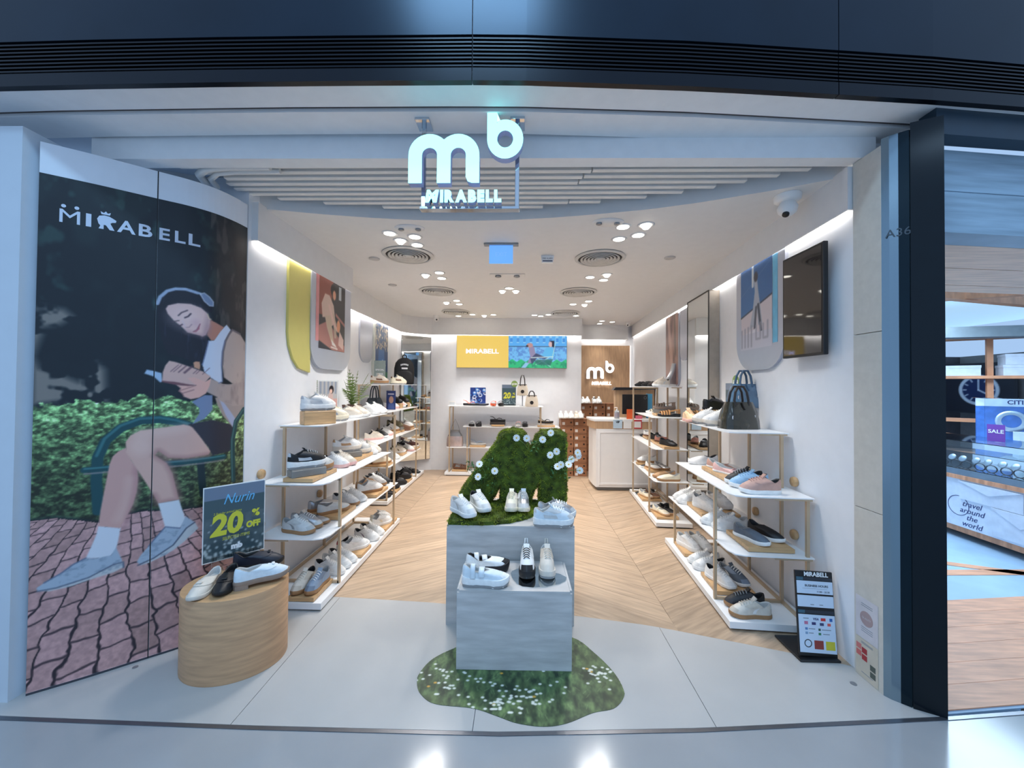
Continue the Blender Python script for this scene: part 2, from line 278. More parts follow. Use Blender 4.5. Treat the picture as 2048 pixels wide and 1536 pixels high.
SHOES=[
('front left',0,-1.508,2.671,0.085,-91,'snk','oat','gum','tan','pale grey sneaker with brown sole'),
('front left',0,-1.407,2.673,0.085,-94,'snk','blueg','gum','sky','blue grey suede sneaker with brown sole'),
('front left',0,-1.458,2.94,0.055,-9,'snk','white','white','white','plain white lace-up sneaker with black lining'),
('front left',0,-1.456,3.046,0.055,-9,'snk','white','white','white','plain white sneaker tucked second in a row'),
('front left',0,-1.451,3.14,0.055,-9,'snk','white','white','lgrey','plain white sneaker tucked third in a row'),
('front left',0,-1.498,3.398,0.055,48,'snk','white','white','red','white sneaker with red heel patch'),
('front left',0,-1.42,3.305,0.085,48,'snk','white','white','white','white sneaker on a wooden riser beside a red-heeled one'),
('front left',0,-1.435,3.592,0.055,-9,'snk','white','white','mauve','white sneaker with mauve side stripe'),
('front left',0,-1.436,3.723,0.055,-9,'snk','white','white','mauve','white sneaker behind a mauve striped one'),
('front left',0,-1.461,4.002,0.085,62,'snk','white','white','cream','white sneaker seen from its heel at the far end'),
('front left',0,-1.411,3.892,0.085,55,'snk','white','white','cream','white sneaker seen from its heel at the outer far corner'),
('front left',1,-1.554,2.679,0.462,-9,'snk','lgrey','gum','grey','light grey suede sneaker with brown sole'),
('front left',1,-1.555,2.778,0.462,-9,'snk','silver','gum','silver','silver lace-up sneaker with brown sole'),
('front left',1,-1.548,2.873,0.462,-9,'mary','silver','gum','silver','silver strap shoe with brown sole'),
('front left',1,-1.477,3.031,0.492,48,'slip','lgrey','gum','lgrey','pale grey slip-on with brown sole seen from behind'),
('front left',1,-1.591,3.104,0.492,48,'slip','silver','gum','lgrey','silver slip-on with brown sole seen from behind'),
('front left',1,-1.511,3.313,0.462,-9,'snk','white','gum','white','white sneaker with dark lining and brown sole'),
('front left',1,-1.495,3.433,0.462,-9,'snk','white','white','lav','white sneaker with lavender panels'),
('front left',1,-1.488,3.71,0.492,60,'snk','tan','gum','tan','tan sneaker seen from its heel on a wooden riser'),
('front left',1,-1.42,3.62,0.492,48,'snk','white','gum','white','white sneaker with yellow-brown sole on a wooden riser'),
('front left',1,-1.51,3.981,0.462,-9,'snk','white','gum','lgrey','white sneaker with grey stripes'),
('front left',1,-1.505,4.075,0.462,-9,'snk','black','black','black','black sneaker at the far end'),
('front left',2,-1.516,2.707,0.912,48,'chk','black','white','silver','black and white chunky sneaker on a dark block'),
('front left',2,-1.524,2.839,0.857,48,'chk','lgrey','gum','brown','pale grey chunky sneaker with brown heel'),
('front left',2,-1.52,3.124,0.827,-9,'snk','white','pink','lgrey','white sneaker with pink sole'),
('front left',2,-1.5,3.218,0.827,-9,'snk','oat','pink','pink','pinkish beige sneaker with pink sole'),
('front left',2,-1.54,3.388,0.912,48,'chk','white','oat','tan','white chunky sneaker with orange heel on a grey-green block'),
('front left',2,-1.522,3.575,0.857,48,'chk','lgrey','oat','blueg','grey and blue chunky sneaker on a wooden riser'),
('front left',2,-1.518,3.741,0.827,-9,'snk','white','white','lgrey','white sneaker behind a grey chunky pair'),
('front left',2,-1.52,3.835,0.827,-9,'snk','oat','oat','tan','beige sneaker at the far end'),
('front left',3,-1.56,2.928,1.302,48,'chk','white','white','silver','white and silver chunky sneaker on a wooden cube'),
('front left',3,-1.56,3.164,1.197,48,'chk','cream','cream','blueg','cream chunky sneaker with pale blue heel'),
('front left',3,-1.565,3.471,1.197,48,'snk','oat','white','oat','off-white mesh sneaker third along'),
('front left',3,-1.555,3.634,1.197,-9,'snk','oat','white','lgrey','off-white sneaker fourth along'),
('front left',3,-1.56,3.921,1.197,-9,'snk','white','white','tan','white low sneaker with tan heel'),
('front left',3,-1.56,4.112,1.197,-9,'snk','white','white','white','white low sneaker at the far end'),
('rear left',0,-1.765,4.887,0.055,48,'ball','black','black','black','black flat nearest the front'),
('rear left',0,-1.76,5.041,0.055,48,'ball','black','black','black','black flat second from the front'),
('rear left',0,-1.76,5.221,0.085,48,'slip','black','black','black','black slip-on on a wooden riser'),
('rear left',0,-1.76,5.557,0.055,48,'snk','black','black','black','black sneaker in the middle'),
('rear left',0,-1.885,5.895,0.055,-9,'snk','black','black','black','black sneaker beside the wall'),
('rear left',0,-1.837,6.053,0.085,48,'snk','black','black','black','black sneaker of a pair on the far riser'),
('rear left',0,-1.76,5.785,0.085,48,'snk','black','black','black','outer black sneaker of a pair on the far riser'),
('rear left',0,-1.842,6.457,0.055,-9,'mary','dbrown','black','dbrown','dark brown flat near the far end'),
('rear left',0,-1.775,6.342,0.055,-9,'mary','black','black','black','black flat at the far corner'),
('rear left',1,-1.778,4.917,0.497,48,'snk','cream','gum','cream','cream sneaker on a wooden riser'),
('rear left',1,-1.9,4.922,0.497,48,'snk','oat','gum','oat','beige sneaker beside the wall on a riser'),
('rear left',1,-1.815,5.385,0.467,-9,'snk','white','white','white','white sneaker behind the cream one'),
('rear left',1,-1.885,5.962,0.467,-9,'snk','olive','gum','olive','olive sneaker in the middle'),
('rear left',1,-1.825,5.697,0.497,48,'snk','oat','white','olive','beige and olive sneaker on the second riser'),
('rear left',1,-1.793,6.043,0.467,-9,'snk','white','pink','lgrey','white sneaker with pink sole'),
('rear left',1,-1.9,6.233,0.497,48,'snk','black','white','navy','black sneaker of the far pair'),
('rear left',1,-1.771,6.233,0.497,48,'snk','maroon','white','maroon','maroon sneaker with white sole at the far end'),
('rear left',2,-1.84,4.794,0.817,48,'snk','oat','pink','oat','beige sneaker with pink sole at the front'),
('rear left',2,-1.837,5.151,0.817,48,'snk','white','pink','tan','white sneaker with tan sole second from the front'),
('rear left',2,-1.843,4.985,0.817,-9,'snk','black','white','white','black and white sneaker beside the wall'),
('rear left',2,-1.84,5.429,0.847,48,'snk','lgrey','gum','grey','grey sneaker with brown sole on a riser'),
('rear left',2,-1.769,5.765,0.817,48,'snk','brown','brown','olive','brown suede sneaker in the middle'),
('rear left',2,-1.85,5.61,0.895,-9,'snk','olive','olive','black','olive sneaker on a block'),
('rear left',2,-1.767,5.905,0.847,48,'snk','white','gum','white','white sneaker with brown sole on the far riser'),
('rear left',2,-1.882,6.115,0.817,-9,'snk','white','white','lgrey','white sneaker next to a dark brown one'),
('rear left',2,-1.885,6.021,0.817,-9,'snk','dbrown','black','dbrown','dark brown sneaker at the far end'),
('rear left',3,-1.874,5.513,1.162,48,'snk','white','pink','white','white sneaker with pink sole beside the blue card'),
('rear left',3,-1.88,5.832,1.162,-9,'snk','pink','white','pink','pale pink sneaker second along'),
('rear left',3,-1.88,5.926,1.162,-9,'snk','white','black','white','white sneaker with black toe'),
('rear left',3,-1.88,6.115,1.162,-9,'snk','oat','white','tan','beige sneaker at the far end'),
('rear left',3,-1.884,5.684,1.232,-9,'snk','black','black','black','black sneaker on the first wooden wedge'),
('rear left',3,-1.88,6.021,1.232,-9,'snk','black','black','black','black sneaker on the second wooden wedge'),
('rear left',4,-1.88,5.067,1.512,48,'chk','oat','gum','brown','large off-white sneaker with brown heel'),
('rear left',4,-1.8,5.6,1.512,48,'chk','cream','cream','brown','cream chunky sneaker below the backpack'),
('front right',0,1.488,2.607,0.055,176,'snk','black','gum','black','black sneaker with brown sole lying beside a white one'),
('front right',0,1.46,2.494,0.055,176,'snk','oat','gum','white','off-white leather sneaker with brown sole'),
('front right',0,1.456,2.855,0.085,-68,'run','white','white','lgrey','white runner with cleated sole on a riser'),
('front right',0,1.574,2.892,0.085,-68,'run','slate','white','white','slate grey runner with white piping on a riser'),
('front right',0,1.505,3.126,0.055,176,'snk','white','white','white','white sneaker with grey bow laces'),
('front right',0,1.512,3.231,0.055,176,'snk','white','white','white','white bow-laced sneaker behind another'),
('front right',0,1.485,3.458,0.085,-68,'plat','white','white','brown','white platform sneaker with brown flower embroidery'),
('front right',0,1.594,3.473,0.085,-68,'plat','white','white','lgrey','white platform sneaker with grey embroidery'),
('front right',1,1.53,2.604,0.492,-68,'slip','slate','white','slate','slate grey knit slip-on on a riser'),
('front right',1,1.664,2.666,0.492,-68,'slip','black','white','black','black knit slip-on on a riser'),
('front right',1,1.542,2.889,0.462,176,'snk','white','white','white','white high-soled sneaker'),
('front right',1,1.505,2.987,0.462,176,'snk','white','white','silver','white sneaker with silver laces'),
('front right',1,1.536,3.252,0.492,-68,'plat','white','white','white','white platform sneaker on the far riser'),
('front right',1,1.694,3.34,0.492,-68,'plat','white','white','lgrey','white platform sneaker beside the wall on the far riser'),
('front right',1,1.531,3.508,0.462,176,'snk','white','white','white','white sneaker second from the far end'),
('front right',1,1.545,3.625,0.462,176,'snk','white','white','white','white sneaker at the far end'),
('front right',2,1.54,2.525,0.827,176,'snk','blush','white','blush','dusty pink knit sneaker with white sole'),
('front right',2,1.55,2.665,0.827,176,'snk','lblue','white','lblue','light blue knit sneaker with white sole'),
('front right',2,1.569,2.757,0.827,176,'snk','black','white','black','black knit sneaker with white sole'),
('front right',2,1.584,3.099,0.857,-68,'ball','blush','white','blush','dusty pink ballet flat with bow on a riser'),
('front right',2,1.551,2.931,0.857,-68,'ball','pink','white','pink','bright pink ballet flat with bow on a riser'),
('front right',2,1.608,3.446,0.827,176,'slip','white','white','black','white slip-on with black lining'),
('front right',3,1.5,3.48,1.197,-95,'snk','peach','pink','cream','peach sneaker pointing its toe outward'),
('front right',3,1.575,3.29,1.197,176,'chk','white','oat','white','white chunky sneaker in front of the wooden box'),
('front right',3,1.585,3.13,1.197,176,'chk','white','oat','white','white chunky sneaker beside the olive handbag'),
('front right',3,1.74,3.5,1.307,15,'snk','black','black','black','all-black sneaker on the wooden box'),
('rear right',0,1.581,4.394,0.085,-68,'mary','cream','tan','cream','cream T-strap shoe on the front riser'),
('rear right',0,1.67,4.434,0.085,-68,'mary','black','tan','black','black strap flat on the front riser'),
('rear right',0,1.641,4.641,0.055,176,'mary','black','white','white','black and white strap shoe'),
('rear right',0,1.627,5.057,0.085,-68,'mary','cream','tan','cream','cream strap shoe on the far riser'),
('rear right',0,1.722,5.084,0.085,-68,'mary','brown','tan','brown','brown strap shoe on the far riser'),
('rear right',0,1.684,5.264,0.055,176,'ball','black','black','black','black flat at the far end'),
('rear right',1,1.637,4.323,0.467,176,'slip','cream','gum','cream','cream slip-on with brown sole at the front'),
('rear right',1,1.641,4.461,0.467,176,'slip','tan','gum','tan','tan slip-on behind the cream one'),
('rear right',1,1.634,4.819,0.497,-68,'mary','white','gum','white','white strap sneaker on a riser'),
('rear right',1,1.749,4.829,0.497,-68,'mary','silver','gum','silver','silver strap sneaker on a riser'),
('rear right',1,1.666,5.009,0.467,176,'ball','black','white','black','black flat between two risers'),
('rear right',1,1.684,5.211,0.497,176,'snk','white','gum','white','white sneaker on the far riser'),
('rear right',2,1.687,4.635,0.847,-68,'loaf','rose','brown','rose','dusty rose loafer on the front riser'),
('rear right',2,1.666,4.407,0.847,-68,'loaf','black','black','silver','black loafer with silver buckle'),
('rear right',2,1.726,5.191,0.847,-68,'loaf','white','brown','white','white loafer on the far riser'),
('rear right',2,1.706,4.903,0.847,-68,'loaf','black','black','black','plain black loafer on the far riser'),
('rear right',2,1.766,5.356,0.817,150,'ball','black','black','black','pointed black flat at the far end'),
('rear right',3,1.717,4.519,1.162,176,'fish','caramel','black','caramel','caramel fisherman sandal at the front'),
('rear right',3,1.746,4.947,1.162,176,'fish','cream','white','cream','cream fisherman sandal second along'),
('rear right',3,1.755,5.066,1.162,176,'mary','lgrey','white','lgrey','pale grey strap flat'),
('rear right',3,1.727,4.701,1.24,150,'fish','taupe','taupe','taupe','taupe sandal on a block'),
('rear right',4,1.66,5.32,1.512,205,'loaf','black','black','black','black clog at the far end'),
('rear right',4,1.7,5.16,1.512,205,'loaf','black','black','black','black clog second in the row'),
('rear right',4,1.73,5.0,1.512,205,'loaf','dbrown','black','black','dark brown clog third in the row'),
('rear right',4,1.74,4.84,1.512,200,'snk','oat','white','silver','off-white sneaker beside the silver boot'),
('rear right',4,1.9,5.0,1.512,190,'boot','silver','white','silver','tall silver metallic boot'),
('moss',0,-0.375,2.51,0.665,-46,'snk','white','white','lgrey','white sneaker on moss beside the pedestal corner'),
('moss',0,-0.275,2.63,0.665,-57,'snk','white','white','lgrey','white sneaker propped on moss against the giant letter'),
('moss',0,-0.062,2.66,0.665,-92,'snk','cream','cream','white','cream sneaker with gold charm facing the entrance'),
('moss',0,0.022,2.665,0.665,-88,'snk','silver','cream','silver','metallic silver sneaker facing the entrance'),
('moss',0,0.211,2.45,0.622,3,'chk','paleb','white','lgrey','white chunky sneaker with dark wavy tread on the pedestal edge'),
('moss',0,0.243,2.582,0.622,4,'chk','silver','white','silver','silver chunky sneaker behind a white one'),
('low',0,-0.185,2.099,0.42,1,'cmary','paleb','white','white','white chunky strap sneaker on the low pedestal'),
('low',0,-0.187,2.255,0.42,14,'cmary','white','black','black','white and black chunky strap sneaker behind a white one'),
('low',0,0.038,2.267,0.424,-90,'hik','white','black','black','white hiking sneaker with black toe on the mirror disc'),
('low',0,0.16,2.272,0.424,-91,'hik','oat','oat','oat','pale grey hiking sneaker on the mirror disc'),
('pod',0,-1.645,1.99,0.418,-78,'loaf','oat','oat','oat','off-white loafer pointing its toe outward'),
('pod',0,-1.56,2.035,0.418,-68,'loaf','black','black','black','black loafer pointing its toe outward'),
('pod',0,-1.4,2.075,0.418,40,'loafh','paleb','taupe','white','white bow loafer with grey lug sole'),
('pod',0,-1.53,2.235,0.418,23,'loafh','navy','black','black','glossy dark navy loafer behind a white one'),
('back',0,-0.861,6.555,1.167,0,'flip','orange','black','orange','orange thong sandal on the top shelf'),
('back',0,-0.683,6.555,1.167,0,'flip','blue','navy','blue','blue thong sandal on the top shelf'),
('back',0,-0.397,6.555,0.897,0,'flip','black','black','black','black thong sandal lying on a dark box'),
('back',0,-0.727,6.555,0.5,0,'flip','blueg','lgrey','blueg','blue grey thong sandal on the low shelf'),
('back',0,-1.022,6.555,0.09,0,'fish','brown','brown','brown','brown strappy sandal on the base'),
('back',0,0.418,6.555,0.88,0,'flip','black','black','black','black thong sandal above a gold one'),
('back',0,0.414,6.555,0.845,0,'fish','gold','lgrey','gold','gold sandal on a wooden riser'),
('back',0,-0.469,6.555,1.167,-90,'slide','orange','orange','orange','orange slide'),
('back',0,-0.347,6.555,1.167,-90,'slide','black','black','black','black slide on the top shelf'),
('back',0,-0.833,6.555,0.822,-90,'slide','lgrey','black','lgrey','grey buckled slide'),
('back',0,-0.717,6.555,0.822,-90,'slide','black','black','black','black slide with thick sole'),
('back',0,-0.046,6.555,0.822,-90,'slide','pink','lgrey','pink','pink buckled slide'),
('back',0,0.064,6.555,0.822,-90,'slide','black','black','black','black buckled slide'),
('boxes',0,0.671,6.52,0.965,-90,'snk','white','white','lgrey','white sneaker at the outer end of'),
('boxes',0,0.755,6.52,0.966,-90,'snk','white','white','lgrey','white sneaker second on'),
('boxes',0,0.847,6.52,0.967,-90,'snk','white','white','lgrey','white sneaker third on'),
('boxes',0,0.93,6.52,0.968,-90,'snk','oat','white','lgrey','off-white sneaker fourth on'),
('boxes',0,1.006,6.52,0.969,-90,'snk','white','white','lgrey','white sneaker fifth on'),
('boxes2',0,1.109,6.95,1.201,-90,'snk','white','white','lgrey','white sneaker at the wall end of'),
('boxes2',0,1.19,6.95,1.202,-90,'snk','white','white','lgrey','white sneaker second on'),
('boxes2',0,1.306,6.95,1.203,-90,'snk','white','white','lgrey','white sneaker with dark laces third on'),
('boxes2',0,1.395,6.95,1.204,-90,'snk','white','white','lgrey','white sneaker fourth on'),
]
# ================================================================ the setting
DLW=33.0
TH=[(-4.2,1.74),(-2.31,1.683),(-1.17,1.674),(-.08,1.68),(.8,1.729),(1.95,1.828),(2.36,1.874),(4.6,2.16)]
AR=[(-2.6,2.71),(-1.266,2.706),(-.653,2.668),(.357,2.551),(.821,2.463),(1.238,2.335),(1.591,2.225),(1.95,2.09)]
def ip(P,x): return float(np.interp(x,[p[0] for p in P],[p[1] for p in P]))
HALL=mat('hall_floor_stone',(156,158,160),.14,noise=.03,nscale=3,spec=.6)
MARB=mat('entrance_marble',(182,180,177),.22,noise=.03,nscale=2.5,spec=.5)
WOOD=mat('chevron_oak',(186,160,134),.36,noise=.13,nscale=3.2,stretch=(1.3,13,5),bump=.03,bscale=20,objrand=.09)
flo=empty('floor',kind='structure')
BX('subfloor',mat('joint_dark',(70,58,48),.8),flo,-2.6,2.4,1.9,8.3,-.06,-.004)
MB().loft([[(x,-7,-.06),(x,-7,0),(x,ip(TH,x)-.012,0),(x,ip(TH,x)-.012,-.06)] for x in np.linspace(-4.2,4.6,30)],smooth=False).build('floor_hall',HALL,kind='structure')
st=[(p[0],p[1]-.012) for p in TH[:-1]]+[(p[0],p[1]+.006) for p in TH[:-1]][::-1]
MB().prism(st,-.05,.003).build('trim_1',mat('threshold_steel',(120,122,128),.3,.8),kind='structure')
def strip(x0,x1,n=10): 
    xs=[x0+(x1-x0)*i/n for i in range(n+1)]
    return [(x,ip(TH,x)+.008) for x in xs]+[(x,ip(AR,x)) for x in xs[::-1]]
for x0,x1 in ((-2.6,-1.2665),(-1.2635,-.2015),(-.1985,.8715),(.8745,1.95)):
    MB().prism(strip(x0,x1),-.05,.003).build('tile',MARB,flo)
CW=1.155; SL_=.6; an=math.atan(SL_); DY=.193; ln=CW/math.cos(an)
def plank_mesh(sg):
    g=.0012; P=[(g,g),(CW-g,sg*SL_*CW+g),(CW-g,sg*SL_*CW+DY-g),(g,DY-g)]
    c,s=math.cos(-sg*an),math.sin(-sg*an); P=[(x*c-y*s,x*s+y*c) for x,y in P]
    me=MB().prism(P,-.014,0).mesh('plank'); me.materials.append(WOOD); return me
pm={1:plank_mesh(1),-1:plank_mesh(-1)}
for k,(xa,sg) in enumerate(((-2.485,-1),(-1.33,1),(-.175,-1),(.98,1))):
    y=1.35-(SL_*CW if sg>0 else 0)+.05*k
    while y<7.9+(SL_*CW if sg<0 else 0):
        lo=min(y,y+sg*SL_*CW); hi=max(y,y+sg*SL_*CW)+DY
        ca,cb=ip(AR,xa)-.04,ip(AR,xa+CW)-.04
        if lo<7.7 and max(y+DY-ca,y+DY+sg*SL_*CW-cb)>.01:
            me=pm[sg]
            if min(y-ca,y+sg*SL_*CW-cb)<0:   # cut the boards that meet the stone entrance
                P=[(0,y),(CW,y+sg*SL_*CW),(CW,y+sg*SL_*CW+DY),(0,y+DY)]; Q=[]; dd=[p[1]-(ca+(cb-ca)*p[0]/CW) for p in P]
                for q in range(4):
                    a,b,da,db=P[q],P[(q+1)%4],dd[q],dd[(q+1)%4]
                    if da>=0: Q.append(a)
                    if da*db<0: t=da/(da-db); Q.append((a[0]+(b[0]-a[0])*t,a[1]+(b[1]-a[1])*t))
                if len(Q)<3: y+=DY; continue
                c_,s_=math.cos(-sg*an),math.sin(-sg*an); me=MB().prism([(p[0]*c_-(p[1]-y)*s_,p[0]*s_+(p[1]-y)*c_) for p in Q],-.014,0).mesh('plank'); me.materials.append(WOOD)
            o=link('plank',me,flo); o.location=(xa,y,0); o.rotation_euler=(0,0,sg*an)
        y+=DY
# walls
def wall(name,pts,z0,z1,m=WALL,kind='structure',th=.0):
    mb=MB(); n=len(pts)
    mb.add([(x,y,z0) for x,y in pts]+[(x,y,z1) for x,y in pts],[(i,i+1,n+i+1,n+i) for i in range(n-1)]); return mb.build(name,m,kind=kind)
def slabwall(name,poly,z0,z1,m=WALL): return MB().prism(poly,z0,z1).build(name,m,kind='structure')
RW=lambda y:1.80+.07*(y-2.1)
slabwall('wall_left',[(-1.80,2.47),(-1.80,3.94),(-2.10,3.94),(-2.10,6.45),(-2.02,6.6),(-1.86,6.75),(-1.6,6.85),(-1.6,7.1),(-2.35,7.1),(-2.35,2.47)],0,2.86)
slabwall('wall_back',[(-1.6,6.85),(1.06,6.85),(1.06,7.6),(1.0,8.0),(-1.6,7.1)],0,2.86)
slabwall('wall_recess',[(1.06,7.6),(RW(7.6),7.6),(RW(7.6),7.9),(1.0,7.9)],0,2.86)
slabwall('wall_right',[(RW(2.115),2.115),(RW(7.6),7.6),(RW(7.6)+.15,7.6),(1.96,2.115)],0,2.86)
slabwall('wall_post',[(-4.2,1.76),(-2.385,1.76),(-2.385,1.80),(-2.385,2.2),(-4.2,2.2)],0,2.72,mat('post_white',(204,212,220),.4,noise=.01))
# shop ceiling with the curved front edge
FE=[(-2.4,2.36),(-1.9,2.55),(-1.43,2.66),(-1.1,2.72),(-.75,2.764),(-.4,2.775),(-.09,2.762),(.25,2.72),(.535,2.668),(.85,2.60),(1.146,2.505),(1.5,2.36),(1.839,2.196),(2.0,2.1)]
ce=empty('ceiling',kind='structure')
MB().loft([[(x,ip(FE,x),2.70),(x,ip(FE,x),2.88),(x,3.0,2.88),(x,3.0,2.70)] for x in np.linspace(-2.4,2.0,45)],smooth=False).build('front_bay',CEIL,ce)
MB().prism([(-2.4,3.0),(2.0,3.0),(RW(7.9)+.1,7.9),(-2.4,7.9)],2.70,2.88).build('rear_bay',CEIL,ce)
MB().prism([(-4.2,1.80),(1.95,1.88),(2.2,2.6),(2.2,2.9),(-4.2,2.9)],2.865,2.90).build('ceiling_recess',mat('recess_paint',(190,200,212),.7,noise=.01),kind='structure')
def fy(x): return ip(FE,x)
# slats hung in the recess, cut along the curve
SLM=mat('slat_white',(232,230,226),.5,noise=.01)
sl=empty('ceiling_slats',kind='structure')
for i in range(10):
    y=2.17+.0635*i; xs=np.linspace(-2.05,1.8,400); ok=[x for x in xs if fy(x)>y+.055 and (y<2.24 or x>-1.86) and x>-2.1+.0*i]
    if not ok: continue
    a,b=ok[0],ok[-1]
    if y<2.36: a=max(a,-2.0+.28*max(0,y-2.17)/.2)
    c=[.42,.40,.36,.34,-.62,-.55,-.58,.31,0,0][i]
    segs=[(a,c-.004),(c+.004,b)] if a<c<b and i<8 else [(a,b)]
    for k,(p,q) in enumerate(segs): BX('slat',SLM,sl,p,q,y-.017,y+.017,2.752+.004*k,2.812+.004*k,bev=.002)
# soffit, gap and beam above the entrance
SOF=mat('soffit_white',(240,240,240),.45,noise=.015)
def band(name,o0,o1,z0,z1,m,xa=-4.2,xb=2.25):
    xs=np.linspace(xa,xb,24); return MB().prism([(x,ip(TH,x)+o0) for x in xs]+[(x,ip(TH,x)+o1) for x in xs[::-1]],z0,z1).build(name,m,kind='structure')
band('trim_2',.0,.135,2.835,2.90,SOF,xb=4.6)
band('trim_3',.135,.165,2.85,2.90,mat('gap_brown',(96,86,84),.7))
band('trim_4',.165,.33,2.832,2.90,SOF)
MB().prism([(-2.36,2.03),(1.86,2.06),(1.86,2.14),(-2.36,2.12)],2.722,2.90).build('beam_front',SOF,kind='structure')
MB().prism([(-2.3,2.122),(1.84,2.142),(1.84,2.156),(-2.3,2.136)],2.735,2.90).build('trim_5',mat('track_dark',(36,38,44),.5),kind='structure')
trk=[(-1.45,2.15,2.745),(-1.7,2.15,2.745),(-1.84,2.17,2.745),(-1.93,2.23,2.745),(-1.97,2.33,2.745)]
MB().tube(trk,.022,8).build('trim_6',SLM,kind='structure')
MB().tube([(x+.03,y+.05,z) for x,y,z in trk],.016,8).build('trim_7',SLM,kind='structure')
# dark hall fascia with louvres
fx=[-4.2,-.226,1.42,4.6]
for k in range(3):
    e=empty('trim_%d'%(8+k),kind='structure'); xa,xb=fx[k]+.002,fx[k+1]-.002; xs=np.linspace(xa,xb,8)
    def pr(nm,o0,o1,z0,z1,m): MB().prism([(x,ip(TH,x)+o0) for x in xs]+[(x,ip(TH,x)+o1) for x in xs[::-1]],z0,z1).build(nm,m,e)
    pr('fascia_panel',-.03,.03,3.03,3.95,DARKM); pr('fascia_back',.015,.03,2.87,3.03,LOUV); pr('lip',-.03,-.002,2.828,2.884,LOUV)
    for j in range(8):
        z=2.892+j*.0172
        MB().loft([[(x,ip(TH,x)-.028,z),(x,ip(TH,x)+.015,z+.004),(x,ip(TH,x)+.015,z+.009),(x,ip(TH,x)-.028,z+.007)] for x in xs],smooth=False).build('slat',LOUV,e)
# cove pelmets and light tapes
def pelmet(name,P,off,z0,th=.02,tm=None):
    P=[Vector((a,b,0)) for a,b in P]; O=[]
    for i,p in enumerate(P):
        d=(P[min(i+1,len(P)-1)]-P[max(i-1,0)]).normalized(); O.append(p+Vector((d.y,-d.x,0))*off)
    I=[o-(P[i]-o).normalized()*th if off else o for i,o in enumerate(O)]
    k=len(P)
    e=empty(name,kind='structure')
    MB().prism([(v.x,v.y) for v in O]+[(v.x,v.y) for v in I[::-1]],z0,2.71).build('pelmet',CEIL,e)
    T=[p+(o-p)*.72 for p,o in zip(P,O)]; U=[p+(o-p)*.95 for p,o in zip(P,O)]
    sh=(P[1]-P[0]).normalized()*.03; sh2=(P[-2]-P[-1]).normalized()*.03; T[0]+=sh; U[0]+=sh; T[-1]+=sh2; U[-1]+=sh2
    MB().prism([(v.x,v.y) for v in T]+[(v.x,v.y) for v in U[::-1]],z0+.03,z0+.05).build('light_tape',tm or COVE,e)
    for a,b in((P[0],O[0]),(P[-1],O[-1])):
        d=(P[1]-P[0]).normalized()*.012 if a is P[0] else (P[-2]-P[-1]).normalized()*.012; MB().prism([(a.x,a.y),(b.x,b.y),(b.x+d.x,b.y+d.y),(a.x+d.x,a.y+d.y)],z0,2.71).build('end_cap',CEIL,e)
pelmet('cornice_1',[(-1.80,2.5),(-1.80,3.94)],.036,2.455,.008,COVE2)
pelmet('cornice_2',[(-2.10,3.97),(-2.10,6.4),(-2.02,6.58),(-1.86,6.74),(-1.6,6.84),(1.06,6.85)],.065,2.40,.012,COVE2)
pelmet('cornice_3',[(RW(7.55),7.55),(RW(2.118),2.118)],.03,2.475,.008,COVE2)
pelmet('cornice_4',[(1.07,7.6),(2.05,7.6)],.11,2.42)
# stone pier, steel column, dark blade
e=empty('wall_pier',kind='structure')
for z0,z1 in ((0,.879),(.882,1.789),(1.792,2.72)): BX('tile',STONE,e,1.785,1.96,1.95,2.114,z0,z1,bev=.001)
e=empty('column_steel',kind='structure')
MB().prism([(1.785,1.95),(1.80,1.925),(1.85,1.882),(1.90,1.875),(1.93,1.90),(1.93,1.95)],0,2.75,smooth=False).build('cladding',STEEL,e)
text('A36',.055,mat('number_grey',(70,80,88),.5),e,face_m((1.822,1.9035,2.262),(.76,-.65,0)),ext=.0005)
MB().prism([(1.824,1.9035),(1.852,1.8795),(1.856,1.8845),(1.828,1.9085)],0,2.75).build('dark_facing',mat('facing_teal',(12,34,44),.2,.6,noise=.05),e)
MB().prism([(1.852,1.874),(1.955,1.822),(1.966,1.84),(1.966,2.1),(1.93,2.1),(1.90,1.88)],0,2.78).build('column_blade',mat('blade_black',(6,20,28),.14,.4,noise=.05),kind='structure')
MB().cyl((1.70,2.02),.014,.003,.006).build('floor_drain',GREYM,label='small round metal floor stud beside the stone pier',cat='floor stud')
MB().cyl((-2.02,2.0),.012,.003,.006).build('floor_drain',GREYM,label='small round metal floor stud beside the bench poster',cat='floor stud')
# ================================================================ ceiling fittings
def ordw(i): return ['first','second','third','fourth','fifth','sixth','seventh','eighth','ninth','tenth'][i]
CL=[(-1.05,3.0),(-.87,3.07),(-1.01,3.15),(-.9,3.25),(.75,2.88),(.91,2.85),(.91,3.04),(.78,3.12),(-1.05,4.14),(-.88,4.05),(-.9,4.26),(.74,4.21),(.9,4.11),(.91,4.32),(-.25,4.83),(-.16,4.69),(-.08,4.83),(-1.09,5.51),(-.92,5.38),(-.92,5.61),(.74,5.59),(.93,5.39),(.91,5.62),(-1.09,6.56),(-.83,6.42),(-.64,6.52),(-.48,6.44),(.21,6.45),(.44,6.42),(.32,6.55),(.91,6.5),(1.45,7.0),(1.66,7.1),(1.47,7.3)]
ZONES=[('between sign and fern side vent',0),('between sign and handbag side vent',4),('behind the front fern side vent',8),('behind the front handbag side vent',11),('in the middle of the ceiling',14),('behind the second fern side vent',17),('behind the second handbag side vent',20),('above the floral card end of the back rack',23),('above the shoe box end of the back wall',27),('over the cash desk recess',31)]
TILT={2,5,8,12,14,16,17,22,25}
ring=MB().lathe([(.045,-.004),(.058,-.005),(.062,0),(.058,.002),(.045,.002)],24,cap0=False,cap1=False).mesh('trim_ring')
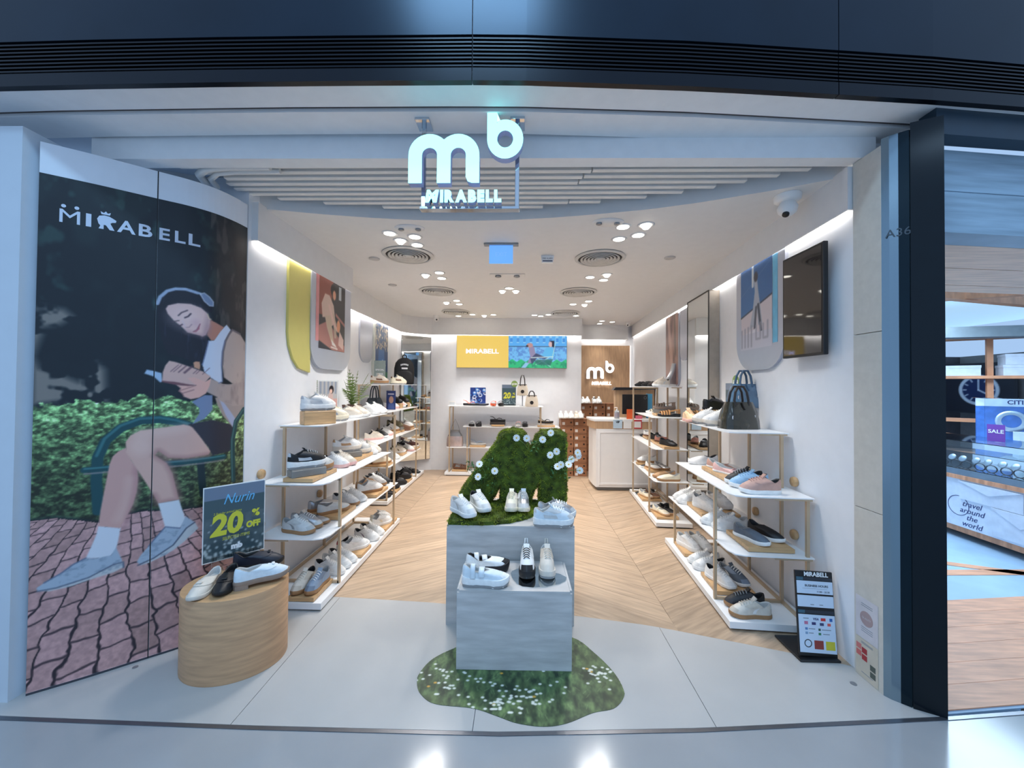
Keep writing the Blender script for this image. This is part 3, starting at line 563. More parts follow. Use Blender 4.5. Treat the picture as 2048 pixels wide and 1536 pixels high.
ring.materials.append(mat('lamp_trim',(225,225,225),.4)); lens=MB().cyl((0,0),.046,-.003,.0,24).mesh('lens'); lens.materials.append(LIT)
eye=MB().lathe([(.001,-.03),(.02,-.028),(.034,-.012),(.04,.0)],20,cap1=False).mesh('gimbal_head'); eye.materials.append(LIT)
for i,(x,y) in enumerate(CL):
    zone,i0=[(w_,k_) for w_,k_ in ZONES if i>=k_][-1]; nth=i-i0
    r=empty('downlight',(x,y,2.699),label='%s %s ceiling lamp of the cluster %s'%(ordw(nth),'swivel' if i in TILT else 'recessed',zone),cat='lamp',group='round ceiling lamps')
    link('trim_ring',ring,r); link('gimbal_head' if i in TILT else 'lens',eye if i in TILT else lens,r)
    d=bpy.data.lights.new('downlight_beam','SPOT'); d.energy=DLW*(.75 if y>6.3 else .62 if y<3.5 else 1); d.spot_size=R(112 if y<6.3 else 76); d.spot_blend=.85; d.shadow_soft_size=.045; d.color=(1,.98,.955)
    o=bpy.data.objects.new('downlight_beam',d); COL.objects.link(o); o.location=(x,y,2.655)
def vring(r0,r1,z): 
    me=MB().lathe([(r0,z),(r0+.004,z-.008),(r1,z-.014),(r1,z-.006)],32,cap0=False,cap1=False).mesh('ring'); me.materials.append(mat('vent_white',(206,204,200),.5)); return me
VR=[vring(.03+.032*k,.052+.032*k,0) for k in range(5)]; 
vb=MB().cyl((0,0),.2,.0,.004,32).mesh('backing'); vb.materials.append(mat('vent_shadow',(60,58,56),.8)); vt=MB().lathe([(.2,.004),(.2,-.01),(.215,-.012),(.232,0)],36,cap0=False,cap1=False).mesh('rim'); vt.materials.append(mat('vent_white',(206,204,200)))
vc=MB().lathe([(.001,-.012),(.03,-.01),(.034,0)],20,cap0=False,cap1=False).mesh('hub'); vc.materials.append(mat('vent_white',(206,204,200)))
for i,(x,y) in enumerate(((-1.05,3.5),(.72,3.58),(-1.07,4.84),(.71,4.87),(-1.07,6.2),(.70,6.25))):
    r=empty('ceiling_vent',(x,y,2.694),label='round white ringed air vent, %s of its row on the %s side'%(['nearest the entrance','middle one','farthest one'][i//2],['fern','cash desk'][i%2]),cat='air vent',group='round air vents')
    link('backing',vb,r); link('rim',vt,r); link('hub',vc,r)
    for m in VR: link('ring',m,r)
for (x,y),lb in (((-.862,2.90),'oval emergency light plate above the hanging sign'),((.62,2.80),'oval emergency light plate beside the handbag-side lamps')):
    r=empty('emergency_light',(x,y,2.699),label=lb,cat='ceiling light')
    MB().lathe([(.115,0),(.11,-.006),(.001,-.007)],28).xform(Matrix.Diagonal((1,.62,1,1))).build('plate',CEIL,r)
    for s in(-1,1): MB().lathe([(.02,0),(.022,-.012),(.012,-.016),(.001,-.012)],16,c=(s*.065,0,-.004)).build('lamp_head',GREYM,r)
r=empty('emergency_light',(-.16,4.136,2.699),label='rectangular twin emergency light in the middle of the ceiling',cat='ceiling light')
BX('plate',CEIL,r,-.19,.19,-.05,.05,-.006,0,bev=.003)
for s in(-1,1): MB().lathe([(.03,0),(.034,-.014),(.02,-.02),(.001,-.016)],16,c=(s*.1,0,-.005)).build('lamp_head',GREYM,r)
for (x,y),lb in (((-1.403,3.6),'small round ceiling disc beside the front vent'),((-1.55,4.55),'flat round ceiling disc near the wall corner'),((1.36,3.57),'small round ceiling disc near the mirror')):
    MB().lathe([(.05,0),(.048,-.006),(.03,-.009),(.001,-.009)],24,c=(x,y,2.699)).build('ceiling_disc',mat('disc_grey',(190,188,186),.5),label=lb,cat='ceiling disc')
r=empty('exit_sign',(-.18,3.23,2.699),label='square blue-lit exit sign hanging from a metal ceiling plate',cat='exit sign')
BX('plate',GREYM,r,-.145,.145,-.03,.03,-.012,0,bev=.003)
BX('panel',mat('exit_blue',(120,185,255),.4,emit=.55,noise=0),r,-.1,.1,-.006,.006,-.165,-.012)
text('EXIT',.05,mat('exit_mark',(135,190,250),.4,emit=.5,noise=0),r,face_m((0,-.0065,-.09),(1,0,0)),ext=.0004)
r=empty('alarm_sign',(.23,3.53,2.699),label='small white ceiling box with a printed notice beside the exit sign',cat='notice box')
MB().prism([(-.06,0),(.06,0),(.05,-.065),(-.05,-.065)],-.02,.02,axis='y').build('box',WHITE,r)
text('FIRE ALARM',.02,mat('ink_dark',(50,55,90),.5),r,face_m((0,-.0205,-.028),(1,0,0)),ext=.0003,fit=.09); BX('ink_bar',mat('ink_dark',(50,55,90)),r,-.045,.045,-.0208,-.02,-.055,-.045)
def camera_ball(loc,lb,s=1,aim=(0,-1,-.5)):
    r=empty('security_camera',loc,label=lb,cat='camera'); MB().lathe([(.055*s,0),(.054*s,-.02*s),(.035*s,-.032*s),(.001,-.032*s)],20).build('base',WHITE,r)
    a=Vector(aim).normalized(); c=Vector((0,0,-.055*s)); MB().lathe([(.001,.042*s),(.025*s,.034*s),(.042*s,0),(.036*s,-.022*s),(.02*s,-.036*s),(.001,-.042*s)],18,c=tuple(c)).build('ball',WHITE,r)
    q=a.to_track_quat('Z','Y').to_matrix().to_4x4(); MB().lathe([(.014*s,.034*s),(.014*s,.046*s),(.001,.044*s)],16).xform(Matrix.Translation(c)@q).build('lens',BLACK,r)
camera_ball((1.645,2.42,2.699),'large white dome camera near the stone pier',1.35,(-.45,-.35,-1))
camera_ball((-1.47,6.55,2.699),'white dome camera above the rear mirror',1.0,(.5,-1,-.6)); camera_ball((1.95,7.1,2.699),'small white camera over the cash desk corner',.9,(-.6,-1,-.5))
# ================================================================ hanging sign
sg=empty('hanging_sign',(-.277,1.9,2.39),label='glowing pale turquoise letter sign hung on chrome posts over the entrance',cat='sign')
def ZS(x,z): return (x,z-2.39)
for x in(-.505,-.03):
    BX('post',CHROME,sg,x+.277-.011,x+.277+.011,-.006+.03,.012+.03,0,.445,bev=.002); BX('mount',CHROME,sg,x+.277-.036,x+.277+.036,-.02,.075,.43,.445,bev=.002)
BX('rail',CHROME,sg,-.24,.26,.0,.042,-.008,.006,bev=.002)
def mshape(x,z,w,h,st):   # an m with two round arches, drawn as outline
    r=(w-st)/4; ro=r+st/2; ri=r-st/2; c1=x+st/2+r; c2=c1+2*r; zt=z+h-ro; P=[(x,z),(x,zt)]
    A=lambda c,rad,a0,a1,n=12:[(c+rad*math.cos(R(a0+(a1-a0)*k/n)),zt+rad*math.sin(R(a0+(a1-a0)*k/n))) for k in range(n+1)]
    th=math.degrees(math.acos(r/ro)); P+=A(c1,ro,180,th)+A(c2,ro,180-th,0)+[(x+w,z),(x+w-st*.55,z),(x+w-st*.85,z+st*.12),(x+w-st,z+st*.45)]+A(c2,ri,0,180)+[(c2-ri,z),(c2-r-st/2,z),(c1+ri,z)]+A(c1,ri,0,180)+[(x+st,z)]
    return P
def sides(P): 
    o=[]
    for p in P:
        if not o or math.dist(p,o[-1])>1e-5: o.append(p)
    return o
def bshape(x,z,w,h,st):
    r=w/2; cz=z+r*1.09; A=lambda rx,rz,a0,a1,n=20:[(x+r+rx*math.cos(R(a0+(a1-a0)*k/n)),cz+1.08*rz*math.sin(R(a0+(a1-a0)*k/n))) for k in range(n+1)]
    return [(x,cz),(x,z+h),(x+st*.6,z+h),(x+st*.9,z+h-st*.2),(x+st,z+h-st*.55),(x+st,cz+r*.86)]+A(r,r,118,-180,26),A(r-st,r-st*.98,0,360,24)[:-1]
def holed(outer,inner,y0,y1,name,m,parent):
    bm=bmesh.new(); 
    for y in(y0,y1):
        es=[]
        for L_ in (outer,inner):
            v=[bm.verts.new((p[0],y,p[1])) for p in L_]; es+=[bm.edges.new((v[i],v[(i+1)%len(v)])) for i in range(len(v))]
        bmesh.ops.triangle_fill(bm,use_beauty=True,edges=es)
    me0=bpy.data.meshes.new('x'); bm.to_mesh(me0); bm.free(); n=len(outer)+len(inner)
    V=[tuple(v.co) for v in me0.vertices]; F=[tuple(p.vertices) for p in me0.polygons]
    for off,L_ in ((0,outer),(len(outer),inner)):
        k=len(L_)
        for i in range(k): F.append((off+i,off+(i+1)%k,n+off+(i+1)%k,n+off+i))
    mb=MB(); mb.add(V,F); return mb.build(name,m,parent)
RET=mat('letter_return',(165,180,225),.4,emit=.0)
def mb_logo(parent,x,z,s,y0,y1,mf,back=None,nm=('letter_m','letter_b')):
    m=sides(mshape(x,z,.348*s,.24*s,.066*s)); bo,bi=bshape(x+.385*s,z+.118*s,.176*s,.248*s,.049*s)
    MB().prism(m,y0,y0+.004*(1 if y1>y0 else -1),axis='y').build(nm[0],mf,parent); holed(bo,bi,y0,y0+.004*(1 if y1>y0 else -1),nm[1],mf,parent)
    if back:
        MB().prism(m,y0+.0041,y1,axis='y').build(nm[0]+'_return',back,parent); holed(bo,bi,y0+.0041,y1,nm[1]+'_return',back,parent)
mb_logo(sg,-.285,.1,1.0,-.045,.0,SIGNLIT,RET)
lx=-.205
for ch in 'MIRABELL':
    me=textmesh(ch,.074,.0055,.18 if ch=='M' else 0,.002,align='LEFT'); xs=[v.co.x for v in me.vertices]; w=max(xs)-min(xs); me.transform(Matrix.Translation((-min(xs),0,0))); k=.86 if ch!='M' else 1.0; me.transform(Matrix.Diagonal((k,1,1,1)))
    me2=me.copy(); me.transform(face_m((lx,-.034,.036),(1,0,0))); link('letter',me,sg,SIGNLIT)
    me2.transform(Matrix.Diagonal((1,1,8,1))); me2.transform(face_m((lx,-.0155,.036),(1,0,0))); link('letter_return',me2,sg,RET); lx+=w*k+.006
# ================================================================ bench poster on two tall panels
def catmull(P,n=10):
    P=[Vector((a,b,0)) for a,b in P]; Q=[2*P[0]-P[1]]+P+[2*P[-1]-P[-2]]; o=[]
    for i in range(1,len(Q)-2):
        for k in range(n):
            t=k/n; a,b,c,d=Q[i-1:i+3]; o.append(.5*(2*b+(c-a)*t+(2*a-5*b+4*c-d)*t*t+(3*b-a-3*c+d)*t**3))
    return o+[P[-1]]
CU=catmull(PC); SLn=[0]
for i in range(1,len(CU)): SLn.append(SLn[-1]+(CU[i]-CU[i-1]).length)
CX=[v.x for v in CU]; CY=[v.y for v in CU]; PL=SLn[-1]
def pos(s,off=0):
    s=np.asarray(s,float); x=np.interp(s,SLn,CX); y=np.interp(s,SLn,CY); e=.01
    dx=np.interp(s+e,SLn,CX)-np.interp(s-e,SLn,CX); dy=np.interp(s+e,SLn,CY)-np.interp(s-e,SLn,CY); l=np.hypot(dx,dy)
    return x+dy/l*off,y-dx/l*off
def paint_poster():
    W_,H_=PL,2.52; c=Cv(W_,H_,250,560,(13,25,34)); X,Y=c.X,c.Y
    n=c.noise(6,4,1); c.mix(np.clip((n-.55)*3,0,.5),(32,50,52)); n=c.noise(14,9,5); c.mix(np.clip((n-.62)*4,0,.55)*(Y>1.9),(58,92,84))
    c.poly(PP['trunk'],(66,60,60),.8,.06); n=c.noise(30,8,9); c.mix(np.clip((n-.6)*4,0,.5)*(X>.66)*(Y>1.5),(104,98,92))
    c.poly(PP['tan'],(140,132,124),.9,.02); n=c.noise(16,16,15); c.mix(np.clip((n-.52)*9,0,1)*(Y>1.36)*(Y<1.95)*(X<.42),(15,27,36))
    HT=PP['hedgetop']; HB=PP['hedgebot']; top=np.interp(X[0],[p[0] for p in HT],[p[1] for p in HT]); bot=np.interp(X[0],[p[0] for p in HB],[p[1] for p in HB])
    rag=(c.noise(40,40,21)-.5)*.05; hm=np.clip((top[None,:]+rag-Y)/.008,0,1)*np.clip((Y-bot[None,:])/.02,0,1)
    g=np.clip((Y-bot[None,:])/(top-bot)[None,:],0,1); base=np.array([66,86,58])+(np.array([160,214,140])-np.array([66,86,58]))*(g**1.8)[...,None]
    base[...,0]+=20*np.clip((X-.45)*2,0,1); l=c.noise(52,74,31,4); l2=c.noise(90,150,37,2)
    base=base*(.42+1.35*np.clip((l-.34)*1.9,0,1)*(.4+1.0*l2))[...,None]; c.C=c.C*(1-hm[...,None])+base*hm[...,None]
    # brick path
    bmk=Y<bot[None,:]; wob=(c.noise(9,9,41)-.5)*.05; wob2=(c.noise(12,12,43)-.5)*.05
    v=np.log(np.maximum(1.15-Y+.14*X,.02))*7.5+wob*8; row=np.floor(v); u=(X-.35)/np.maximum(1.15-Y,.02)*9+wob2*12+.12*(Y)+.0*(row%2); col_=np.floor(u)
    v=v+((col_*.37)%1)*1.0; row=np.floor(v)
    rnd=(np.sin(row*12.9+col_*78.2)*43758.5)%1; br=np.array([212,164,160])[None,None,:]+(rnd[...,None]-.5)*np.array([44,34,38])
    br=br*(.9+.25*(c.noise(60,60,47)-.5))[...,None]; fu=np.abs(u-col_-.5)*2; fv=np.abs(v-row-.5)*2
    j=np.clip((fu-.86)/.08,0,1); j=np.maximum(j,.8*np.clip((fv-.88)/.08,0,1)); br=br*(1-j[...,None])+np.array([44,34,42])*j[...,None]; c.C=np.where(bmk[...,None],br,c.C)
    T=(22,72,78); c.line(PP['rleg'],.035,(17,40,46)); c.line(PP['arm'],.042,T); c.line([(x-.004,y+.01) for x,y in PP['arm'][2:]],.012,(70,128,132),.7); c.line(PP['seatbar'],.03,T); c.line([(x,y+.006) for x,y in PP['seatbar']],.008,(90,150,150),.7); c.line([(x,y-.02) for x,y in PP['seatbar']],.008,(150,140,140),.8)
    c.poly(PP['skirt'],(52,50,60)); sk=(216,172,158); c.poly(PP['lleg'],(208,160,150)); c.poly([(x+.012,y-.01) for x,y in PP['lleg'][8:]],(176,122,122),.5,.012); c.poly(PP['thigh'],sk); c.line(PP['thigh'][13:20],.03,(166,116,112),.55,.012); c.line(PP['thigh'][9:13],.03,(168,118,114),.6,.012); c.line([(x,y-.02) for x,y in PP['thigh'][2:6]],.05,(230,194,180),.5,.02); c.line([(x-.03,y) for x,y in PP['lleg'][9:13]],.03,(222,182,170),.6,.02); c.ell(PP['thigh'][1][0]+.04,PP['thigh'][1][1]-.06,.04,.05,(228,190,176),.7,.02)
    c.poly(PP['skirt'],(50,48,58)); c.poly(PP['sock1'],(214,216,224)); c.poly(PP['sock2'],(214,216,222))
    for sh,so in (('shoe1','sole1'),('shoe2','sole2')):
        c.poly(PP[sh],(168,180,194)); c.poly(PP[so],(196,196,196),.9); n=c.noise(40,60,51); m=np.clip(.5+c.sd(PP[sh])/(2*c.soft),0,1); c.mix(m*np.clip((n-.55)*3,0,.5),(120,134,152))
    c.line(PP['shoe1'][1:5],.006,(96,110,134)); c.line(PP['sole1'][0:6],.006,(86,96,116)); c.line(PP['sole2'][0:5],.006,(70,78,98)); c.line(PP['shoe2'][2:6],.006,(100,112,138))
    c.poly(PP['card'],(186,164,154)); c.poly(PP['cardlow'],(168,148,140)); c.poly(PP['shirtlow'],(122,136,166)); c.poly(PP['placket'],(170,172,194)); c.poly(PP['shirt'],(204,208,222)); c.poly(PP['sleeve'],(178,156,148))
    m=np.clip(.5+c.sd(PP['card'])/(2*c.soft),0,1); c.mix(m*np.clip((c.noise(22,9,61)-.5)*2.4,0,.5),(128,110,106)); c.line(PP['card'][-4:]+PP['card'][:2],.012,(112,102,106)); c.line(PP['shirt'][2:7],.006,(118,128,158)); c.line(PP['shirt'][9:12],.006,(110,120,152))
    c.poly(PP['hair'],(25,25,37)); c.mix(np.clip(.5+c.sd(PP['hair'])/.006,0,1)*np.clip((c.noise(60,9,65)-.6)*3,0,.35),(70,72,98)); c.poly(PP['neck'],(186,126,108)); c.poly(PP['face'],(222,180,172)); F_=PP['face']; c.ell((F_[0][0]+F_[4][0])/2,(F_[0][1]+F_[8][1])/2+.02,.06,.05,(238,206,198),.6,.05); c.line(F_[6:11],.02,(160,120,126),.5,.015); c.poly([PP['face'][i] for i in (4,5,6,7,8)]+[(PP['face'][6][0]-.03,PP['face'][6][1])],(170,134,140),.5,.012); c.ell(PP['nose'][2][0]+.03,PP['nose'][2][1]+.03,.02,.02,(208,160,168),.5,.015)
    c.line(PP['brow1'],.006,(78,62,72)); c.line(PP['brow2'],.005,(86,70,78)); c.line(PP['eye1'],.007,(62,46,60)); c.line(PP['eye2'],.006,(76,56,70)); c.line(PP['nose'][1:],.004,(158,116,124),.8); c.line(PP['nose'][:2],.004,(216,190,196),.8); c.poly(PP['mouth'],(176,96,110)); c.line([(x,y+.003) for x,y in PP['mouth'][:3]],.003,(120,60,76),.8)
    c.line(PP['band'],.016,(158,170,192)); c.poly(PP['cup2'],(24,26,38)); c.poly(PP['cup'],(118,130,156)); c.line(PP['cup']+PP['cup'][:1],.004,(204,204,214)); c.line(PP['ear'],.005,(226,196,160))
    c.poly(PP['bookl'],(168,190,214)); c.poly(PP['book'],(214,172,160)); c.poly(PP['bookb'],(118,74,80)); B=PP['book']; ax=Vector((B[6][0]-B[0][0],B[6][1]-B[0][1])); up_=Vector((B[2][0]-B[0][0],B[2][1]-B[0][1]))
    Bp=lambda a,b:(B[0][0]+ax.x*a+up_.x*b,B[0][1]+ax.y*a+up_.y*b)
    for a,w in((.14,.003),(.2,.003),(.3,.006),(.42,.011),(.6,.003),(.66,.003),(.8,.003)): c.line([Bp(a,.12),Bp(a+.08,.72)],w,(92,62,76),.75)
    c.poly(PP['finger'],(206,150,120)); c.poly(PP['hand'],(226,172,158)); H=PP['hand']; c.line(H[8:12],.004,(150,104,104)); c.line([H[10],H[14],H[13]],.004,(146,100,100),.8); c.line([H[9],(H[9][0]+.05,H[9][1]+.02)],.004,(150,104,104))
    c.line(PP['rarm'],.032,(24,66,70)); c.line([(x-.006,y) for x,y in PP['rarm']],.008,(80,126,128),.7); return c
pc=paint_poster(); PM=printmat('poster_print',.4); PANW=mat('panel_white',(228,233,240),.4,noise=.01)
for k,(s0,s1,lb) in enumerate(((0,.4235,'tall poster panel with hedge, brick path and the bench end, beside the white post'),(.4275,PL,'tall curved poster panel with a seated reader wearing headphones'))):
    r=empty('bench_poster',(float(pos((s0+s1)/2)[0]),float(pos((s0+s1)/2)[1]),0),label=lb,cat='poster',group='bench poster panels'); inv=Matrix.Translation(-r.location)
    ss=np.linspace(s0,s1,16); f=np.c_[pos(ss)]; b=np.c_[pos(ss,-.03)]
    mb=MB().prism([tuple(p) for p in f]+[tuple(p) for p in b[::-1]],.012,2.672); mb.xform(inv); mb.build('panel',PANW,r)
    i0=int(round(s0/PL*249)); i1=int(round(s1/PL*249))+1
    def fn(x,y):
        x=np.clip(x,s0,s1); a,b_=pos(x,.0015); return np.c_[a-r.location.x,b_-r.location.y,np.clip(y,.014,9)]
    link('print',pc.mesh(fn,i0,i1),r,PM)
    if k==0: sv=np.array([.4232,.4278]); MB().prism([tuple(p) for p in np.c_[pos(sv,.0012)]]+[tuple(p) for p in np.c_[pos(sv,-.03)][::-1]],.0,2.672).xform(inv).build('seam_strip',mat('seam_black',(18,18,22),.6),r)
    base=MB().prism([tuple(p) for p in np.c_[pos(ss,.002)]]+[tuple(p) for p in b[::-1]],.0,.013); base.xform(inv); base.build('kick_strip',mat('strip_dark',(60,62,70),.5),r)
    LW=mat('print_white',(206,216,232),.5,noise=0)
    for ch,a,b_ in (('M',.069,.139),('I',.159,.178),('A',.271,.341),('B',.353,.407),('E',.435,.479),('L',.5,.546),('L',.559,.612)):
        if not s0<=a<s1: continue
        me=textmesh(ch,.1,.0022 if ch!='M' else .0,0,.0006,align='LEFT'); co=np.array([v.co for v in me.vertices]); mn,mx=co.min(0),co.max(0)
        for v in me.vertices:
            s=a+(v.co.x-mn[0])/(mx[0]-mn[0])*(b_-a); z=2.2955+(v.co.y-mn[1])/(mx[1]-mn[1])*.066; x,y=pos(s,.0022+.0006*(v.co.z>0)); v.co=(float(x)-r.location.x,float(y)-r.location.y,z)
        link('letter',me,r,LW)
    if k==0:   # the dots over the M, and the letter R shaped with a muzzle and crown
        def patch(P,nm): 
            MB().prism([(p[0],p[1]) for p in P],0,.0006,axis='y'); mb=MB(); n=len(P); q=[pos(p[0],.0024) for p in P]; mb.add([(float(a)-r.location.x,float(b)-r.location.y,p[1]) for (a,b),p in zip(q,P)],[tuple(range(n))]); mb.build(nm,LW,r)
        for cx in(.082,.127): patch([(cx+.0085*math.cos(t*.524),2.378+.0085*math.sin(t*.524)) for t in range(12)],'dot')
        patch([(.203,2.322),(.198,2.345),(.206,2.362),(.224,2.368),(.242,2.366),(.258,2.357),(.268,2.35),(.266,2.34),(.252,2.336),(.246,2.33),(.262,2.296),(.244,2.296),(.23,2.318),(.222,2.318),(.222,2.296),(.204,2.296),(.21,2.312)],'letter')
        patch([(.213,2.372),(.21,2.386),(.222,2.38),(.229,2.39),(.236,2.38),(.247,2.386),(.244,2.372)],'crown')
# ================================================================ wall panels (shield-shaped) with prints
def ushape(w,h,r,n=8):
    return [(0,h)]+[(r-r*math.cos(R(90*k/n)),r-r*math.sin(R(90*k/n))) for k in range(n+1)]+[(w-r+r*math.sin(R(90*k/n)),r-r*math.cos(R(90*k/n))) for k in range(n+1)]+[(w,h)]
def wallpanel(loc,right,w,h,r,m,label,th=.02,cat='wall panel',shape=None):
    e=empty('wall_panel',loc,label=label,cat=cat); M=face_m((0,0,0),right)
    mb=MB().prism(shape or ushape(w,h,r),0,th); mb.xform(M); mb.build('board',m,e); return e,M
ALU=mat('panel_grey',(186,190,202),.3,.35,noise=.01)
LWD=(0,1,0)
wallpanel((-1.80,2.888,1.60),LWD,.31,.875,.22,mat('panel_yellow',(214,204,118),.3,.2,noise=.01),'mustard yellow shield-shaped wall panel beside the bench poster',shape=[(0,.875),(0,.3),(.02,.2),(.07,.1),(.15,.03),(.31,.0),(.31,.875)])
e,M=wallpanel((-1.80,3.185,1.64),LWD,.745,.84,.2,ALU,'grey shield-shaped wall panel with photo of a seated man tying shoes',.03)
c=Cv(.49,.66,70,100,(52,50,54)); c.poly([(0,.3),(0,.66),(.25,.66),(.22,.45),(.1,.3)],(150,84,70)); c.poly([(0,0),(0,.2),(.15,.26),(.49,.06),(.49,0)],(176,120,112)); c.poly([(.3,.36),(.49,.28),(.49,.25),(.3,.33)],(170,112,104)); c.rect(.36,.41,.5,.62,(190,195,200)); c.poly([(0,0),(0,.07),(.25,0)],(40,44,56))
c.poly([(.06,.28),(.04,.4),(.1,.5),(.18,.5),(.26,.42),(.3,.26),(.22,.22),(.2,.3)],(216,186,170)); c.poly([(.1,.3),(.2,.32),(.25,.15),(.27,.08),(.22,.08),(.14,.2)],(206,184,160)); c.poly([(.24,.36),(.32,.26),(.32,.12),(.28,.12)],(196,172,150)); c.ell(.25,.56,.05,.06,(30,30,36)); c.ell(.27,.52,.03,.045,(222,160,130)); c.line([(.18,.4),(.28,.24),(.34,.2)],.035,(226,190,178)); c.ell(.36,.24,.035,.06,(232,160,120)); c.poly([(.22,.1),(.3,.06),(.33,.03),(.24,.05)],(235,230,225)); c.poly([(.38,.2),(.47,.12),(.46,.02),(.36,.06)],(222,190,180)); c.line([(.22,.03),(.34,.02)],.012,(240,235,230))
link('photo',c.mesh(flat(M@Matrix.Translation((.12,.18,.0315)))),e,printmat('photo_print',.35)); BX('pink_bar',mat('print_pink',(222,150,150),.4),e,.0305,.0315,.07,.12,.24,.84)
wallpanel((-2.10,4.9,1.80),LWD,.42,.63,.17,ALU,'grey shield-shaped panel on the rear wall beside a flower photo')
e,M=wallpanel((-2.10,5.33,1.60),LWD,.56,.83,.12,mat('panel_pale',(206,208,200),.4),'tall wall panel with photo of blossoms and blue jeans',.035)
c=Cv(.5,.83,50,80,(40,74,120)); n=c.noise(30,30,3,2); c.mix((c.Y>.4)*np.clip((n-.4)*6,0,1),(150,140,128)); c.mix((c.Y>.4)*np.clip((n-.62)*8,0,1),(226,214,200)); c.poly([(.1,0),(.12,.42),(.34,.42),(.42,0)],(62,110,168)); c.poly([(.2,.2),(.28,.28),(.42,.2),(.4,.15),(.2,.16)],(222,224,230)); c.rect(0,.5,0,.1,(60,120,90))
link('photo',c.mesh(flat(M@Matrix.Translation((.05,.0,.0365)))),e,printmat('photo_print',.35))
# right wall
rv=Vector((-.07,-1,0)).normalized()
def onR(y,off=.0): return Vector((RW(y)-off,y,0))
e,M=wallpanel(onR(3.39)+Vector((0,0,1.645)),rv,.69,.86,.24,ALU,'grey shield-shaped wall panel with photo of a walker on dunes',.022)
c=Cv(.46,.84,60,110,(48,112,172)); c.mix(np.clip((c.Y-.3)/.6,0,1)*.5,(24,70,126)); c.poly([(0,0),(0,.33),(.46,.47),(.46,0)],(206,196,202)); c.line([(0,.335),(.46,.475)],.014,(40,46,60)); c.line([(0,.55),(.46,.8)],.006,(90,130,170),.6)
c.poly([(.19,.38),(.22,.56),(.2,.72),(.25,.72),(.27,.56),(.3,.4),(.33,.22),(.27,.22),(.25,.38),(.21,.22),(.14,.2)],(168,176,190)); c.line([(.19,.84),(.19,.62)],.03,(206,212,216)); c.line([(.24,.4),(.22,.2)],.03,(70,76,92)); c.line([(.27,.42),(.31,.16)],.03,(56,64,82)); c.ell(.235,.7,.03,.05,(46,50,66)); c.poly([(0,.14),(.24,.2),(.3,.1),(.0,.04)],(216,214,222))
c.rect(0,.46,0,.16,(196,196,208))
for k in range(4): c.line([(.02+.05*k,.03),(.02+.05*k,.2+.01*k)],.024,(150,150,164),.85)
for xx in (.24,.34): c.line([(xx,.22),(xx,.09),(xx+.06,.09),(xx+.06,.24)],.022,(150,150,164),.8)
link('photo',c.mesh(flat(M@Matrix.Translation((.08,.17,.0235))@Matrix.Diagonal((1,.81,1,1)))),e,printmat('photo_print',.35))
mb=MB().box(.545,.605,.19,.83,.0225,.024); mb.xform(M); mb.build('blue_bar',mat('print_blue',(110,190,226),.4),e)
e,M=wallpanel(onR(5.42)+Vector((0,0,1.52)),rv,.56,.92,.12,ALU,'wall panel with pinkish close-up photo behind the desk-side rack',.022)
c=Cv(.5,.92,40,70,(176,138,126)); n=c.noise(9,4,4); c.mix(np.clip((n-.45)*4,0,1),(120,92,88)); c.line([(.1,.92),(.2,.5),(.3,0)],.1,(206,172,160),.8,.03); c.line([(.35,.92),(.4,.4)],.06,(96,92,84),.8,.03); link('photo',c.mesh(flat(M@Matrix.Translation((.02,.02,.0235)))),e,printmat('photo_print',.35))
wallpanel(onR(4.84)+Vector((0,0,1.83)),rv,.28,.62,.12,ALU,'narrow grey shield panel between the pinkish photo and the mirror box')
# tall mirror box on the right wall, mirror in the rear corner
e=empty('mirror_box',onR(4.06)+Vector((0,0,.22)),label='tall narrow wall mirror in a beige metal box between the wall panels',cat='mirror'); M=face_m((0,0,0),rv)
def pl(mb,nm,m,par=None,MM=None): mb.xform(MM if MM is not None else M); return mb.build(nm,m,par if par else e)
pl(MB().box(-.29,.29,0,2.235,.0,.1,bev=.004),'case',mat('case_beige',(176,166,152),.4,.3)); pl(MB().box(-.275,.275,.015,2.22,.1005,.1025),'glass',MIRROR)
for z0,z1,x0,x1 in((0,2.235,-.29,-.279),(0,2.235,.279,.29),(2.224,2.235,-.279,.279),(0,.011,-.279,.279)): pl(MB().box(x0,x1,z0,z1,.1001,.106),'frame_bar',mat('case_dark',(70,66,62),.4,.5))
d=Vector((.5,.36,0)).normalized(); e=empty('wall_mirror',(-1.845,6.67,.2),label='frameless standing mirror across the rear wall corner',cat='mirror'); M=face_m((0,0,0),d)
pl(MB().box(-.27,.27,0,2.16,.02,.032,bev=.002),'backing',GREYM); pl(MB().box(-.262,.262,.008,2.152,.0325,.0345),'glass',MIRROR)
# portrait screen on the right wall
sy=2.44; d=(Vector((1.80,2.26,0))-Vector((1.815,2.62,0))).normalized(); e=empty('wall_screen',(1.765,2.44,1.70),label='black framed portrait screen hung on the wall beside the stone pier',cat='screen'); M=face_m((0,0,0),(-.02,-1,0))
pl(MB().box(-.18,.18,0,.66,-.008,.02,bev=.003),'case',BLACK); pl(MB().box(-.165,.165,.015,.645,.0201,.0215),'panel',mat('dark_glass',(38,36,36),.04,noise=0,spec=.9)); pl(MB().box(-.08,.08,.2,.46,-.045,-.0082),'bracket',BLACK)
